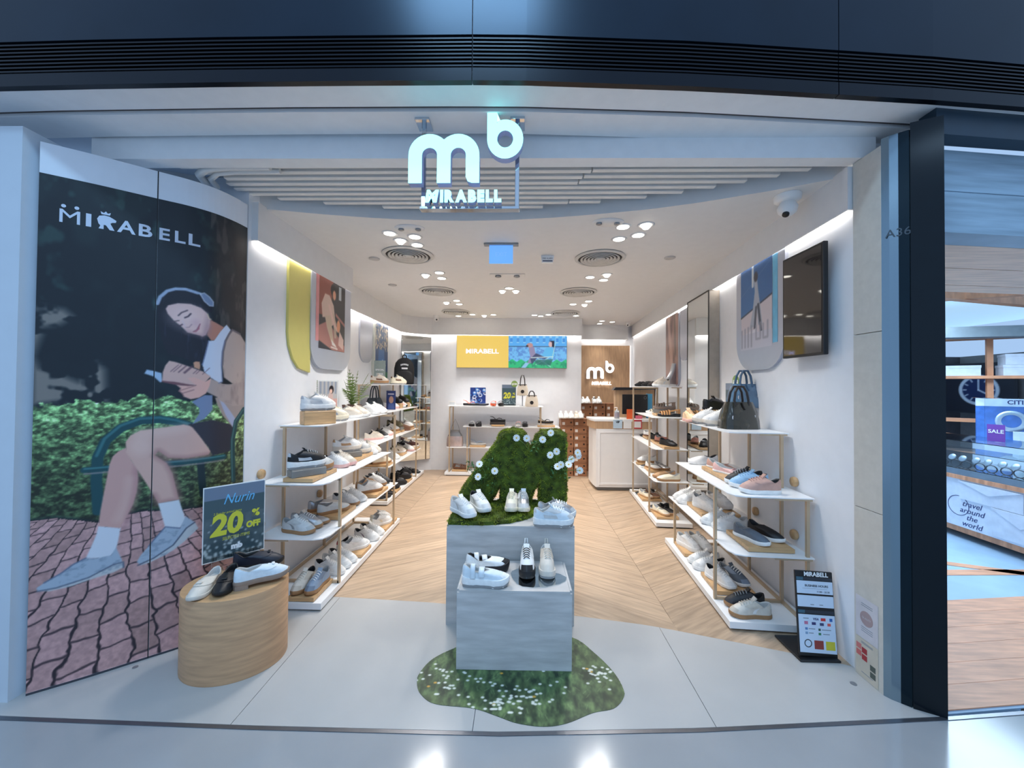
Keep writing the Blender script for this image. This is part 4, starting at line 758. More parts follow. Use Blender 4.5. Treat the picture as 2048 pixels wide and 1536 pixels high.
# video screen on the back wall
e=empty('video_screen',(-.178,6.83,1.82),label='wide wall screen, yellow half with lettering and half with dog and deckchair',cat='screen'); M=face_m((0,0,0),(1,0,0))
pl(MB().box(-.975,.975,0,.575,-.015,.05,bev=.004),'case',mat('screen_edge',(150,140,120),.4,.3))
c=Cv(1.94,.565,220,66,(252,214,104)); c.rect(.915,2,.0,.6,(120,196,250)); X,Y=c.X,c.Y; c.rect(.915,2,.38,.6,(92,180,250))
for k in range(9): c.rect(.94+.115*k,.99+.115*k,.44,.57,(150,214,255)); c.rect(.945+.115*k,.985+.115*k,.46,.53,(70,150,232))
c.rect(.915,2,.372,.384,(70,110,150)); n=c.noise(26,26,3); c.mix((X>.915)*(Y<.372)*(Y>.13)*np.clip((n-.45)*4,0,.7),(84,130,210)); c.mix((X>.915)*(Y<.13+.02*np.sin(X*40)),(44,196,130)); c.mix((X>.915)*(Y<.12)*np.clip((n-.5)*5,0,.8),(24,140,110))
c.poly([(1.24,.06),(1.3,.2),(1.27,.36),(1.33,.4),(1.37,.36),(1.4,.22),(1.34,.1)],(150,140,176)); c.ell(1.29,.40,.055,.04,(196,150,150)); c.ell(1.245,.385,.02,.016,(30,30,40)); c.poly([(1.3,.16),(1.4,.26),(1.55,.2),(1.66,.2),(1.55,.16),(1.42,.18),(1.33,.06)],(60,70,110)); c.poly([(1.14,.0),(1.22,.1),(1.28,.08),(1.22,.0)],(150,200,240)); c.poly([(1.5,.22),(1.58,.36),(1.68,.36),(1.74,.22),(1.66,.16)],(96,190,244)); c.ell(1.66,.42,.04,.05,(226,190,190)); c.poly([(1.63,.48),(1.72,.48),(1.72,.36),(1.68,.38),(1.68,.45)],(30,34,56)); c.line([(1.32,.18),(1.7,.2)],.014,(220,240,240)); c.line([(1.74,.44),(1.68,.14),(1.4,.14)],.012,(190,236,230)); c.line([(1.4,.06),(1.62,.18)],.01,(200,236,230)); c.line([(1.42,.18),(1.66,.02)],.01,(200,236,230)); c.poly([(1.36,.14),(1.7,.16),(1.66,.05),(1.42,.06)],(20,90,96),.7)
link('picture',c.mesh(flat(M@Matrix.Translation((-.97,.005,.0515)))),e,printmat('screen_print',.4,emit=.85)); text('MIRABELL',.11,mat('screen_white',(232,232,255),.4,emit=.7,noise=0),e,M@Matrix.Translation((-.52,.29,.053)),bold=.0022,ext=.0005,fit=.58)
# wood panel with lit logo in the recess
e=empty('wood_logo_panel',(1.13,7.55,0),label='oak panel with glowing white letter logo behind the cash desk',cat='wall panel')
BX('board',OAK2,e,.0,.98,.0,.04,.9,2.31); BX('lit_edge',LETLIT,e,.982,.99,.0,.03,1.4,2.31)
mb_logo(e,.13,1.66,.95,-.06,-.03,LETLIT,RET)
text('MIRABELL',.085,LETLIT,e,face_m((.42,-.04,1.57),(1,0,0)),bold=.004,ext=.004,shear=.15,fit=.38)
# ================================================================ shoe racks
def rack(P,root,label,shelves,frames,base,discs,um=.02):
    r=empty('shoe_rack',root,label=label,cat='shoe rack',group='white and beige shoe racks'); rx,ry=root[0],root[1]
    def pr(nm,pts,z0,z1,m):
        q=[P(*p) for p in pts]; return MB().prism([(a-rx,b-ry) for a,b in q],z0,z1).build(nm,m,r)
    v0,v1,d=base; pr('base',[(um,v0),(d,v0),(d,v1),(um,v1)],.014,.055,SHELFM); pr('plinth',[(um+.02,v0+.02),(d-.02,v0+.02),(d-.02,v1-.02),(um+.02,v1-.02)],.0,.014,BLACK)
    for z,a,b,d,ch in shelves:
        pr('shelf',[(um,a),(d-ch,a),(d-ch*.3,a+ch*.25),(d,a+ch),(d,b),(um,b)],z-.007,z,SHELFM)
        pr('shelf_rail',[(um+.01,a+.002),(d*.5,a+.002),(d*.5-.03,a+.02),(um+.01,a+.02)],z-.019,z-.0072,FRAME)
    t=.009
    def post(u,v,z0,z1): pr('post',[(u-t,v-t),(u+t,v-t),(u+t,v+t),(u-t,v+t)],z0,z1,FRAME)
    for v,ui,uo,zi,zo in frames:
        post(ui,v,.055,zi); 
        if zo: post(uo,v,.055,zo); pr('bar',[(ui,v-t),(uo,v-t),(uo,v+t),(ui,v+t)],.055,.073,FRAME); pr('bar',[(ui,v-t),(uo,v-t),(uo,v+t),(ui,v+t)],zo-.018,zo,FRAME)
    vs=[f[0] for f in frames]; ui=frames[0][1]; pr('bar',[(ui-t,min(vs)),(ui+t,min(vs)),(ui+t,max(vs)),(ui-t,max(vs))],.055,.073,FRAME)
    for v,z in discs:
        a,b=P(.012,v); n=Vector(P(.5,v)+(0,))-Vector(P(0,v)+(0,)); n.normalize(); q=n.to_track_quat('Z','Y').to_matrix().to_4x4()
        mb=MB().lathe([(.03,-.01),(.034,.0),(.03,.014),(.001,.016)],18); mb.xform(Matrix.Translation((a-rx,b-ry,z))@q); mb.build('wall_mount',OAK,r)
    return r
PL1=lambda u,v:(-1.80+u,v); PL2=lambda u,v:(-2.10+u,v)
nr=Vector((-1,.07,0)).normalized()
PR=lambda u,v:(RW(v)+nr.x*u,v+nr.y*u)
rack(PL1,(-1.55,3.3,0),'white tiered shoe rack against the wall beside the bench poster',[(.462,2.56,4.10,.49,.08),(.827,2.56,3.86,.49,.08),(1.197,2.79,4.12,.36,.06)],[(2.80,.06,.48,1.19,.82),(4.0,.06,.48,1.19,1.19),(2.585,.05,.4,.82,0),(3.4,.06,.3,1.19,0)],(2.53,4.18,.49),[(2.62,.53),(2.62,.88),(3.4,.53)])
rack(PL2,(-1.85,5.6,0),'white tiered shoe rack along the rear wall below the backpack',[(.467,4.80,6.34,.45,.06),(.817,4.34,6.14,.45,.06),(1.162,4.75,6.14,.45,.06),(1.512,4.8,6.16,.42,.05)],[(4.79,.06,.43,1.5,.81),(6.08,.06,.44,1.5,1.16),(5.5,.06,.3,1.5,0)],(4.76,6.55,.45),[])
rack(PR,(1.6,3.1,0),'white tiered shoe rack against the wall below the handbags',[(.462,2.41,3.70,.50,.08),(.827,2.41,3.5,.50,.08),(1.197,2.66,3.62,.42,.06)],[(2.66,.07,.50,1.19,.82),(3.60,.07,.47,1.19,.455),(2.43,.05,.4,.82,0),(3.1,.06,.3,1.19,0)],(2.40,3.73,.52),[(2.62,.53),(2.62,.88),(3.1,.53)])
rack(PR,(1.75,4.8,0),'white tiered shoe rack along the wall next to the cash desk',[(.467,4.23,5.45,.48,.06),(.817,4.27,5.45,.48,.06),(1.162,4.34,5.2,.48,.06),(1.512,4.45,5.42,.48,.05)],[(4.50,.15,.472,1.5,1.16),(5.36,.15,.472,1.5,1.5),(4.9,.15,.3,1.5,0)],(4.14,5.5,.49),[],um=.115)
BK=lambda u,v:(v,6.85-u)
def back_rack():
    r=rack(lambda u,v:(v,6.83-u),(-.4,6.6,0),'white shoe rack on the back wall below the video screen',[(.467,-1.25,.1,.4,.03),(.817,-.98,.65,.4,.03),(1.162,-1.24,.37,.4,.03)],[(-1.2,.05,.38,1.15,1.15),(-.9,.05,.38,.81,.81),(.33,.05,.38,1.15,1.15),(.58,.05,.38,.81,.81)],(-1.27,.62,.42),[])
back_rack()
# ================================================================ shoes
TT=[0,.03,.1,.25,.4,.55,.7,.82,.92,.97,1]; HW=[0,.017,.0285,.032,.0315,.038,.0445,.0415,.030,.018,0]
NS=18; LN=.262
def tk(k): return (1-math.cos(math.pi*k/NS))/2
def ringpts(scale,side,zf,w=1.0,lo=0,ln=LN):
    o=[]
    for sg,rng in ((1,range(0,NS+1)),(-1,range(NS-1,0,-1))):
        for k in rng:
            t=tk(k); y=sg*np.interp(t,TT,HW)*w*scale+side*.005*math.sin(math.pi*t); x=(t-.5)*ln*(1-(1-scale)*.5)
            o.append((x,y,zf(t),t,sg))
    return o
def xyz(r): return [p[:3] for p in r]
ST=dict( # thickness, flare, wave, collar t0,t1, halfwidth, z heel, side, throat, spring
 snk=(.026,1.05,0,.045,.42,.031,.093,.072,.108),run=(.024,1.06,.004,.045,.42,.030,.09,.07,.104),chk=(.044,1.1,.007,.045,.43,.032,.112,.09,.126),plat=(.038,1.06,0,.045,.42,.031,.104,.083,.118),
 slip=(.024,1.04,0,.045,.47,.031,.084,.06,.078),ball=(.016,1.03,0,.045,.70,.031,.07,.042,.046),mary=(.02,1.04,0,.045,.66,.031,.074,.046,.052),cmary=(.044,1.12,.006,.045,.58,.032,.112,.08,.084),
 loaf=(.02,1.03,0,.045,.5,.03,.074,.053,.07),loafh=(.026,1.05,0,.045,.5,.03,.092,.068,.084),hik=(.042,1.1,.004,.045,.42,.032,.11,.088,.128),boot=(.03,1.04,0,.04,.34,.042,.30,.295,.30))
def shoe_parts(style,side):
    out=[]
    def put(nm,mb,role):
        me=mb.mesh(nm); me.materials.append(None); out.append((nm,me,role))
    if style in('fish','flip','slide'):
        th=.028 if style!='slide' else .036
        zb=lambda t:.006*max(0,(t-.8)/.2)
        put('sole',MB().loft([xyz(ringpts(.95,side,zb,1.08)),xyz(ringpts(1.0,side,lambda t:zb(t)+th*.3,1.1)),xyz(ringpts(1.0,side,lambda t:zb(t)+th+.008*(t<.35),1.1))]),'sole')
        put('footbed',MB().loft([xyz(ringpts(.93,side,lambda t:zb(t)+th+.0085*(t<.35)-.001,1.08)),xyz(ringpts(.9,side,lambda t:zb(t)+th+.0085*(t<.35)+.003,1.06))],cap0=False),'lining')
        def bandp(x0,x1,h,nm='strap',tilt=0):
            A=[]
            for off in (0,.003):
                for k in range(11):
                    a=math.pi*k/10; xw=[(x0+x1)/2]; t=(x0+x1)/2/LN+.5; w=np.interp(t,TT,HW)*1.08+off
                    A.append([((x0 if e==0 else x1)+tilt*math.cos(a),w*math.cos(a),th-.004+ (h+off)*math.sin(a)**.8) for e in (0,1)])
            V=[p for q in A for p in q]; F=[(2*k,2*k+1,2*k+3,2*k+2) for k in range(10)]+[(22+2*k,22+2*k+2,22+2*k+3,22+2*k+1) for k in range(10)]+[(2*k,2*k+2,22+2*k+2,22+2*k) for k in range(10)]+[(2*k+1,22+2*k+1,22+2*k+3,2*k+3) for k in range(10)]
            put(nm,MB().add(V,F,True),'upper')
        if style=='slide': bandp(.005,.045,.05); bandp(.052,.09,.042); put('buckle',MB().box(.018,.034,.03,.04,th+.03,th+.045,bev=.002),'accent')
        elif style=='flip':
            for s in(-1,1): put('thong',MB().tube([(.075,0,th+.004),(.06,s*.008,th+.026),(.02,s*.028,th+.032),(-.03,s*.036,th+.004)],[.005,.008,.009,.006],8,flat=.5),'upper')
            put('heel_strap',MB().tube([(-.03,.036,th+.006),(-.08,.034,th+.05),(-.125,.0,th+.06),(-.08,-.034,th+.05),(-.03,-.036,th+.006)],.006,8,flat=.5),'upper')
        else:
            for x0 in(-.005,.024,.053,.08): bandp(x0,x0+.018,.05-.012*(x0/.08) if x0>0 else .055)
            put('heel_strap',MB().tube([(-.0,.034,th+.03),(-.08,.034,th+.05),(-.125,.0,th+.055),(-.08,-.034,th+.05),(-.0,-.034,th+.03)],.007,8,flat=.6),'upper'); put('heel_counter',MB().loft([[(-.09,.03,th),(-.118,.02,th),(-.128,0,th),(-.118,-.02,th),(-.09,-.03,th)],[(-.09,.03,th+.05),(-.118,.019,th+.055),(-.126,0,th+.058),(-.118,-.019,th+.055),(-.09,-.03,th+.05)]],False,False,closed=False),'upper')
        return out
    th,fl,wv,t0,t1,bw,zh,zs,zt=ST[style]
    def zb(t):
        z=.012*max(0,(t-.72)/.28)**2
        return z
    def wav(t): return wv*abs(math.sin(4.5*math.pi*t))
    def top(t): return zb(t)+th+(.012*(t<.3)*(1-t/.3) if style in('chk','cmary','hik','run') else 0)
    put('sole',MB().loft([xyz(ringpts(.93,side,lambda t:zb(t)+wav(t),fl)),xyz(ringpts(1.0,side,lambda t:zb(t)+wav(t)+.35*th,fl)),xyz(ringpts(1.0,side,lambda t:top(t)-.004,fl)),xyz(ringpts(.975,side,lambda t:top(t),fl))]),'sole')
    if style in('chk','cmary','hik') :
        put('tread',MB().loft([xyz(ringpts(.92,side,lambda t:zb(t),fl)),xyz(ringpts(.99,side,lambda t:zb(t)+.012+wav(t)*.7,fl*1.005))],),'tread')
    if style=='loafh': put('heel_block',MB().loft([[(p[0],p[1],z) for p in ringpts(.98,side,lambda t:0,1.04) if p[3]<.3] for z in(-.018,.004)],smooth=False),'sole')
    B=ringpts(.95,side,lambda t:top(t)-.004); N=len(B); S=7; grid=[]
    for p in B:
        x,y,z,t,sg=p; g=t
        xc=((t0+(t1-t0)*g)-.5)*LN; yc=sg*bw*math.sin(math.pi*g)**.62+side*.005*math.sin(math.pi*t); zc=float(np.interp(g,[0,.12,.45,.8,1],[zh,zh*.97,zs,(zs+zt)/2,zt]))
        k=-.08+.3*max(0,(t-.6)/.4); kz=.84-.2*max(0,(t-.55)/.45)
        cx,cy,cz=x+(xc-x)*k,y+(yc-y)*k,z+(zc-z)*kz
        if style=='boot': cx,cy,cz=x+(xc-x)*(.35+.5*t),y+(yc-y)*.4,z+.09
        grid.append([tuple((1-s)**2*a+2*s*(1-s)*b+s*s*c for a,b,c in zip((x,y,z),(cx,cy,cz),(xc,yc,zc))) for s in [j/S for j in range(S+1)]])
    rows=[[grid[i][j] for i in range(N)] for j in range(S+1)]
    put('upper',MB().loft(rows,False,False),'upper')
    C=rows[-1]; mx=((t0+t1)/2-.5)*LN
    sc=lambda f,z:[((p[0]-mx)*f+mx,p[1]*f,z(p)) for p in C]
    put('lining',MB().loft([sc(1.0,lambda p:p[2]+.0005),sc(.93,lambda p:p[2]+.002),sc(.86,lambda p:p[2]-.008),sc(.84,lambda p:th+.012+.25*max(0,(p[2]-th-.012)))],False,True),'lining')
    def patch(cond,j0,j1,off,nm,role):
        idx=[i for i in range(N) if cond(B[i][3],B[i][4])]; mb=MB(); V=[];F=[]
        idx=sorted(idx,key=lambda i:i if not any(q==0 for q in idx) or i<N/2 else i-N)
        for i in idx:
            for j in range(j0,j1+1):
                p=grid[i][j]; n=Vector((p[0]-max(-.09,min(.09,p[0]))*.98,p[1],(p[2]-.03)*.8)); n=n.normalized()*off if n.length>1e-6 else Vector((0,0,off)); V.append((p[0]+n.x,p[1]+n.y,p[2]+n.z))
        m=j1-j0+1
        for a in range(len(idx)-1):
            for j in range(m-1): F.append((a*m+j,a*m+j+1,(a+1)*m+j+1,(a+1)*m+j))
        if F: put(nm,mb.add(V,F,True),role)
    if style in('snk','run','chk','plat','hik'):
        patch(lambda t,s:t<.09,3,S,.0018,'heel_tab','accent'); patch(lambda t,s:t>.84,0,2,.0018,'toe_cap','accent2')
        for s_ in(1,-1): patch(lambda t,s:.56<t<.9 and s==s_,4,S,.0022,'eyestay','accent3')
        if style in('snk','run'): patch(lambda t,s:.38<t<.52 and s>0,1,5,.0016,'side_stripe','accent'); patch(lambda t,s:.38<t<.52 and s<0,1,5,.0016,'side_stripe','accent')
        if style=='chk': 
            for s_ in(1,-1): patch(lambda t,s:.2<t<.62 and s==s_,1,3,.002,'side_panel','accent')
        cl=grid[NS]; tp=cl[-1]
        mb=MB().loft([[(tp[0]+.012,-.014,tp[2]-.006),(tp[0]+.012,.014,tp[2]-.006),(tp[0]+.008,.014,tp[2]-.012),(tp[0]+.008,-.014,tp[2]-.012)],[(tp[0]-.008,-.017,tp[2]+.016),(tp[0]-.008,.017,tp[2]+.016),(tp[0]-.014,.016,tp[2]+.012),(tp[0]-.014,-.016,tp[2]+.012)]],smooth=False); put('tongue',mb,'upper')
        for q in range(5):
            s=.93-.085*q; j=min(int(s*S),S-1); f=s*S-j; a=Vector(cl[j]).lerp(Vector(cl[j+1]),f); w=.021-.001*q
            a.z+=.002; put('lace',MB().tube([(a.x,-w,a.z-.009),(a.x+.001,-w*.5,a.z+.0015),(a.x+.002,0,a.z+.004),(a.x+.001,w*.5,a.z+.0015),(a.x,w,a.z-.009)],.0032,5,flat=.75),'lace')
        if style=='hik': put('pull_loop',MB().tube([(-.128,-.008,zh-.01),(-.135,-.006,zh+.024),(-.135,.006,zh+.024),(-.128,.008,zh-.01)],.004,6),'upper')
    if style in('mary','cmary'):
        def arch(t,wd,zb_,zt_,nm='strap'):
            x=(t-.5)*LN; hw=np.interp(t,TT,HW)*.98; A=[]
            for off in(0,.0035):
                for k in range(13):
                    an_=math.pi*k/12; A.append([(x+e_*wd/2,(hw+off)*math.cos(an_),zb_+(zt_-zb_+off)*math.sin(an_)**.7) for e_ in(-1,1)])
            V=[p for q in A for p in q]; n_=26; F=[(2*k,2*k+1,2*k+3,2*k+2) for k in range(12)]+[(n_+2*k,n_+2*k+2,n_+2*k+3,n_+2*k+1) for k in range(12)]+[(2*k,2*k+2,n_+2*k+2,n_+2*k) for k in range(12)]+[(2*k+1,n_+2*k+1,n_+2*k+3,2*k+3) for k in range(12)]
            put(nm,MB().add(V,F,True),'upper')
        arch(.42,.02 if style=='mary' else .03,zs-.022,zs+.012); patch(lambda t,s:t>.84,0,3,.0016,'toe_cap','accent2')
        if style=='cmary': arch(.24,.026,zs-.03,zs+.03)
    if style=='ball':
        p=grid[NS][S]; 
        for s in(-1,1): put('bow_loop',MB().tube([(p[0]+.004,0,p[2]+.003),(p[0]+.01,s*.012,p[2]+.007),(p[0]+.002,s*.018,p[2]+.004),(p[0]-.002,s*.008,p[2]+.004)],.003,6),'accent')
    if style in('loaf','loafh'):
        patch(lambda t,s:t>.5,4,6,.0028,'saddle_strap','upper')
        p=grid[NS][5]; put('buckle' if style=='loaf' else 'bow',MB().box(p[0]-.008,p[0]+.008,-.014,.014,p[2]+.002,p[2]+.008,bev=.003),'accent')
    return out
PAL=dict(white=(242,241,238),lgrey=(206,206,204),grey=(150,150,150),oat=(222,212,198),cream=(240,230,206),black=(24,24,27),gum=(164,122,82),tan=(196,156,116),blueg=(150,166,186),sky=(150,184,214),red=(168,24,48),mauve=(170,156,164),silver=(198,200,204),lav=(186,188,214),brown=(116,78,58),dbrown=(58,42,38),pink=(232,186,178),olive=(120,112,84),navy=(22,28,44),maroon=(84,48,44),slate=(92,102,114),blush=(206,162,146),lblue=(156,194,222),peach=(244,206,164),rose=(190,128,114),caramel=(214,156,98),taupe=(150,130,116),paleb=(222,232,238),orange=(236,110,74),blue=(40,78,150),gold=(190,164,116),offw=(222,221,218),sand=(204,192,176),grey2=(186,186,184),steelb=(122,136,154),coal=(44,44,48))
def smat(role,key):
    nm='%s_%s'%({'sole':'rubber','upper':'leather'}.get(role,'textile'),key)
    if key in('silver','gold') and role=='upper': return mat('metallic_'+key,PAL[key],.28,.75,noise=.05)
    return mat(nm,PAL[key],.55 if role=='sole' else .5,noise=.04,nscale=40,bump=.04 if role=='upper' else 0,bscale=160)
KN=dict(snk='sneaker',run='running_shoe',chk='chunky_sneaker',plat='platform_sneaker',slip='slip_on_shoe',ball='ballet_flat',mary='strap_shoe',cmary='chunky_strap_shoe',loaf='loafer',loafh='loafer',hik='hiking_shoe',boot='boot',fish='sandal',flip='thong_sandal',slide='slide_sandal')
LVL={'front left':['base','first shelf','second shelf','top shelf'],'rear left':['base','first shelf','second shelf','third shelf','top shelf']}
LVL['front right']=LVL['front left']; LVL['rear right']=LVL['rear left']
RN={'front left':'of poster rack','rear left':'of backpack rack','front right':'of handbag rack','rear right':'of desk rack'}
DK={'white':'offw','oat':'sand','lgrey':'grey2','cream':'oat','silver':'lgrey','paleb':'lgrey','blueg':'steelb','slate':'steelb','black':'coal'}; cache={}; LZ={'front left':[.055,.462,.827,1.197],'rear left':[.055,.467,.817,1.162,1.512]}; LZ['front right']=LZ['front left']; LZ['rear right']=LZ['rear left']
boards={}; flip_=0
hash_=lambda t:sum(ord(q)*(i+3) for i,q in enumerate(t))
SUB=dict(lace='tongue',tongue='upper',heel_tab='upper',toe_cap='upper',side_stripe='upper',side_panel='upper',eyestay='upper',pull_loop='upper',bow_loop='upper',saddle_strap='upper',tread='sole',heel_block='sole',footbed='sole')
for (rk,lv,x,y,z,ang,sty,up,so,ac,desc) in SHOES:
    flip_=1-flip_; side=1 if flip_ else -1
    if (sty,side) not in cache: cache[sty,side]=shoe_parts(sty,side)
    if rk in RN: lab='%s, %s %s'%(desc,LVL[rk][lv],RN[rk])
    elif rk=='pod': lab=desc+' on the round oak stump'
    elif rk=='back': lab=desc+' of the back wall rack' if 'shelf' in desc else desc+' on the back wall rack'
    elif rk=='boxes': lab=desc+' the low shoe box stack'
    elif rk=='boxes2': lab=desc+' the tall shoe box stack'
    else: lab=desc
    if sty=='loafh': z+=.018
    dz=z-LZ[rk][lv] if rk in LZ else 0
    r=empty(KN[sty],(x,y,z+.0005),R(ang),label=lab,cat='shoe' if sty!='boot' else 'boot',group='shoes on display')
    lace={'black':'grey','white':'white','slate':'white'}.get(up,'white' if up not in('oat','cream','peach','blush','lblue','tan') else up)
    if 'dark laces' in desc or sty=='hik' and ac=='black': lace='black'
    lining='black' if sty in('chk','snk','run') and hash_(desc)%3==0 or 'black lining' in desc or up in('black','navy') or (sty=='cmary' and ac=='black') else ('grey2' if up in('white','cream','oat','blush','pink','paleb') else 'grey')
    mine={}
    for nm,me,role in cache[sty,side]:
        key={'upper':up,'sole':so,'accent':ac,'accent2':ac if sty in('hik','cmary') else DK.get(up,up),'accent3':DK.get(up,up),'lace':lace,'lining':lining,'tread':'grey' if so!='black' else 'black'}[role]
        o=bpy.data.objects.new(nm,me); COL.objects.link(o); pn=SUB.get(nm); pn='upper' if nm=='lace' else pn; o.parent=mine.get(pn,r) if pn else r; mine.setdefault(nm,o); o.material_slots[0].link='OBJECT'; o.material_slots[0].material=smat(role,key)
    if dz>.02 and dz<.05:
        for b in boards.setdefault((rk,lv),[]):
            if abs(b[0][1]-y)<.24: b.append((x,y,ang)); break
        else: boards[rk,lv].append([(x,y,ang)])
    elif dz>=.05:
        bz=.03 if dz<.095 and 'wooden' not in desc else 0; h=dz-bz
        k=empty('display_block',(x,y,LZ[rk][lv]+bz+.0005),R(ang),label=('wooden cube' if 'wood' in desc else 'dark grey display block')+' under the '+(' '.join(desc.split()[:3]) if 'wedge' not in desc else ('first' if 'first' in desc else 'second')+' black wedge sneaker')+', '+LVL[rk][lv]+' '+RN[rk],cat='display block')
        m=OAK if 'wood' in desc else GREY
        BX('body',m,k,-.115,.115,-.05,.05,0,h-.006,bev=.003); BX('top_plate',m,k,-.112,.112,-.047,.047,h-.0058,h-.001,bev=.001)
        if bz: boards.setdefault((rk,lv),[]).append([(x,y,ang)])
def board(x0,x1,y0,y1,z,rz,label):
    cx,cy=(x0+x1)/2,(y0+y1)/2; e=empty('display_board',(cx,cy,z+.0003),rz,label=label,cat='display board',group='oak display boards'); w,d=(x1-x0)/2,(y1-y0)/2
    BX('board',OAK,e,-w,w,-d,d,.003,.0295,bev=.0015)
    for sx in(-1,1): BX('foot',BLACK,e,sx*w*.8-.015,sx*w*.8+.015,-d*.8,d*.8,0,.003)
for (rk,lv),bl in boards.items():
    bl.sort(key=lambda b:b[0][1])
    for k,b in enumerate(bl):
        xs=[];ys=[]
        for x,y,a in b:
            ex=abs(.095*math.cos(R(a)))+.036; ey=abs(.095*math.sin(R(a)))+.036; xs+=[x-ex,x+ex]; ys+=[y-ey,y+ey]
        rz=0 if 'left' in rk else -math.atan(.07)
        board(min(xs),max(xs),min(ys),max(ys),LZ[rk][lv],rz,'%s oak display board from the entrance, %s %s'%(ordw(k),LVL[rk][lv],RN[rk]))
for x0,x1,z,lb in ((-.5,-.28,.822,'oak board under the black thong sandal'),(.28,.57,.817,'oak board under the gold sandal'),(-.86,-.6,.467,'oak board under the blue grey thong sandal'),(-1.16,-.9,.055,'oak board under the brown strappy sandal')):
    board(x0,x1,6.47,6.65,z,0,lb+' on the back wall rack')
k=empty('display_block',(-.395,6.55,.847),label='dark display box under the black thong sandal, back wall rack',cat='display block'); BX('body',mat('dark_box',(52,46,42),.5),k,-.13,.13,-.06,.06,0,.04,bev=.003); BX('top_plate',mat('dark_box',(52,46,42),.5),k,-.127,.127,-.057,.057,.0402,.049,bev=.001)
# ================================================================ centre pedestals
def pedestal(x0,x1,y0,y1,h,label,rz=.012):
    cx,cy=(x0+x1)/2,(y0+y1)/2; e=empty('display_pedestal',(cx,cy,.003),rz,label=label,cat='pedestal',group='stone-look pedestals'); w,d=(x1-x0)/2,(y1-y0)/2; t=.012
    BX('front_panel',TRAV,e,-w+.001,w-.001,-d,-d+t,0,h-t); BX('back_panel',TRAV,e,-w+.001,w-.001,d-t,d,0,h-t); BX('side_panel',TRAV,e,-w,-w+t,-d+t+.001,d-t-.001,0,h); BX('side_panel',TRAV,e,w-t,w,-d+t+.001,d-t-.001,0,h); BX('top_panel',TRAV,e,-w+t+.001,w-t-.001,-d,d,h-t+.0005,h)
    return e
pedestal(-.335,.276,2.048,2.40,.416,'low grey stone-look pedestal standing on the grass floor sticker')
pedestal(-.467,.339,2.432,3.03,.618,'tall grey stone-look pedestal carrying the moss letter')
MB().prism([(-.052,2.231),(-.045,2.19),(-.036,2.158),(-.015,2.115),(.015,2.088),(.07,2.08),(.14,2.089),(.19,2.11),(.221,2.126),(.255,2.16),(.265,2.199),(.232,2.236),(.17,2.26),(.1,2.293),(.04,2.302),(-.016,2.288),(-.045,2.26)],.4195,.4232).build('mirror_disc',MIRROR,label='pebble-shaped mirror plate under the hiking shoes on the low pedestal',cat='mirror plate')
# moss letter
MS=mat('moss_body',(76,94,24),.95,noise=.4,nscale=22,bump=.6,bscale=50); MF=mat('moss_fibre',(140,154,44),.9,noise=.4,nscale=9)
me_=[(-.43,.64),(-.426,.747),(-.375,.828),(-.319,.901),(-.271,.974),(-.223,1.039),(-.176,1.104),(-.156,1.156),(-.12,1.184),(-.056,1.193),(.009,1.186),(.037,1.158),(.045,1.10),(.07,1.062),(.09,1.099),(.105,1.147),(.145,1.178),(.201,1.188),(.281,1.185),(.315,1.164),(.326,1.094),(.322,.974),(.325,.854),(.323,.695),(.318,.64),(.135,.64),(.129,.708),(.136,.844),(.1,.771),(.073,.69),(.06,.64),(-.15,.64),(-.144,.69),(-.141,.804),(-.164,.751),(-.204,.69),(-.23,.64)]
me_=[(x*1.043,1.5+(z-1.5)*1.043 if z>.66 else .645) for x,z in me_]
ml=empty('moss_letter',(-.04,2.905,.645),label='giant letter M covered in green moss on the tall pedestal',cat='moss letter')
def inset(P,d):
    n=len(P); o=[]; A=sum(P[i][0]*P[(i+1)%n][1]-P[(i+1)%n][0]*P[i][1] for i in range(n))
    for i in range(n):
        a,b,c=Vector(P[i-1]),Vector(P[i]),Vector(P[(i+1)%n]); e=((b-a).normalized()+(c-b).normalized())
        if e.length<1e-5: e=(c-b)
        e.normalize(); nn=Vector((-e.y,e.x))*(1 if A>0 else -1); o.append((b.x+nn.x*d,b.y+nn.y*d))
    return o
P0=[(x+.04,z-.645) for x,z in me_]; P1=inset(P0,.02)
mb=MB(); n=len(P0)
for (Pa,ya,Pb,yb) in ((P1,-.10,P0,-.075),(P0,-.075,P0,.075),(P0,.075,P1,.10)):
    mb.add([(p[0],ya,p[1]) for p in Pa]+[(p[0],yb,p[1]) for p in Pb],[(i,(i+1)%n,n+(i+1)%n,n+i) for i in range(n)],True)
mb.add([(p[0],-.10,p[1]) for p in P1],[tuple(range(n))]); mb.add([(p[0],.10,p[1]) for p in P1],[tuple(range(n))]); body=mb.build('body',MS,ml)
def fuzz(obj,count,ln,seed,keep=None):
    me=obj.data; me.calc_loop_triangles(); rs=np.random.RandomState(seed); T=[]; A=[]
    for t in me.loop_triangles:
        p=[me.vertices[i].co for i in t.vertices]; T.append((p,t.normal.copy())); A.append(t.area)
    A=np.array(A)/sum(A); V=[];F=[]
    for q in rs.choice(len(T),count,p=A):
        p,nn=T[q]; a,b=rs.rand(2); 
        if a+b>1:a,b=1-a,1-b
        c=p[0]+(p[1]-p[0])*a+(p[2]-p[0])*b; d=(nn+Vector(rs.uniform(-.9,.9,3))).normalized(); s=d.orthogonal().normalized(); s.rotate(Matrix.Rotation(rs.rand()*6.28,3,d)); l=ln*(.5+rs.rand()); w=ln*.22
        bump=.006*math.sin(c.x*60+c.z*40)*math.sin(c.z*55-c.y*30); c=c+nn*(bump-.002); k=len(V); V+= [tuple(c-s*w),tuple(c+s*w),tuple(c+d*l+s*w*.2)]; F.append((k,k+1,k+2))
    m2=MB(); m2.add(V,F); return V,F
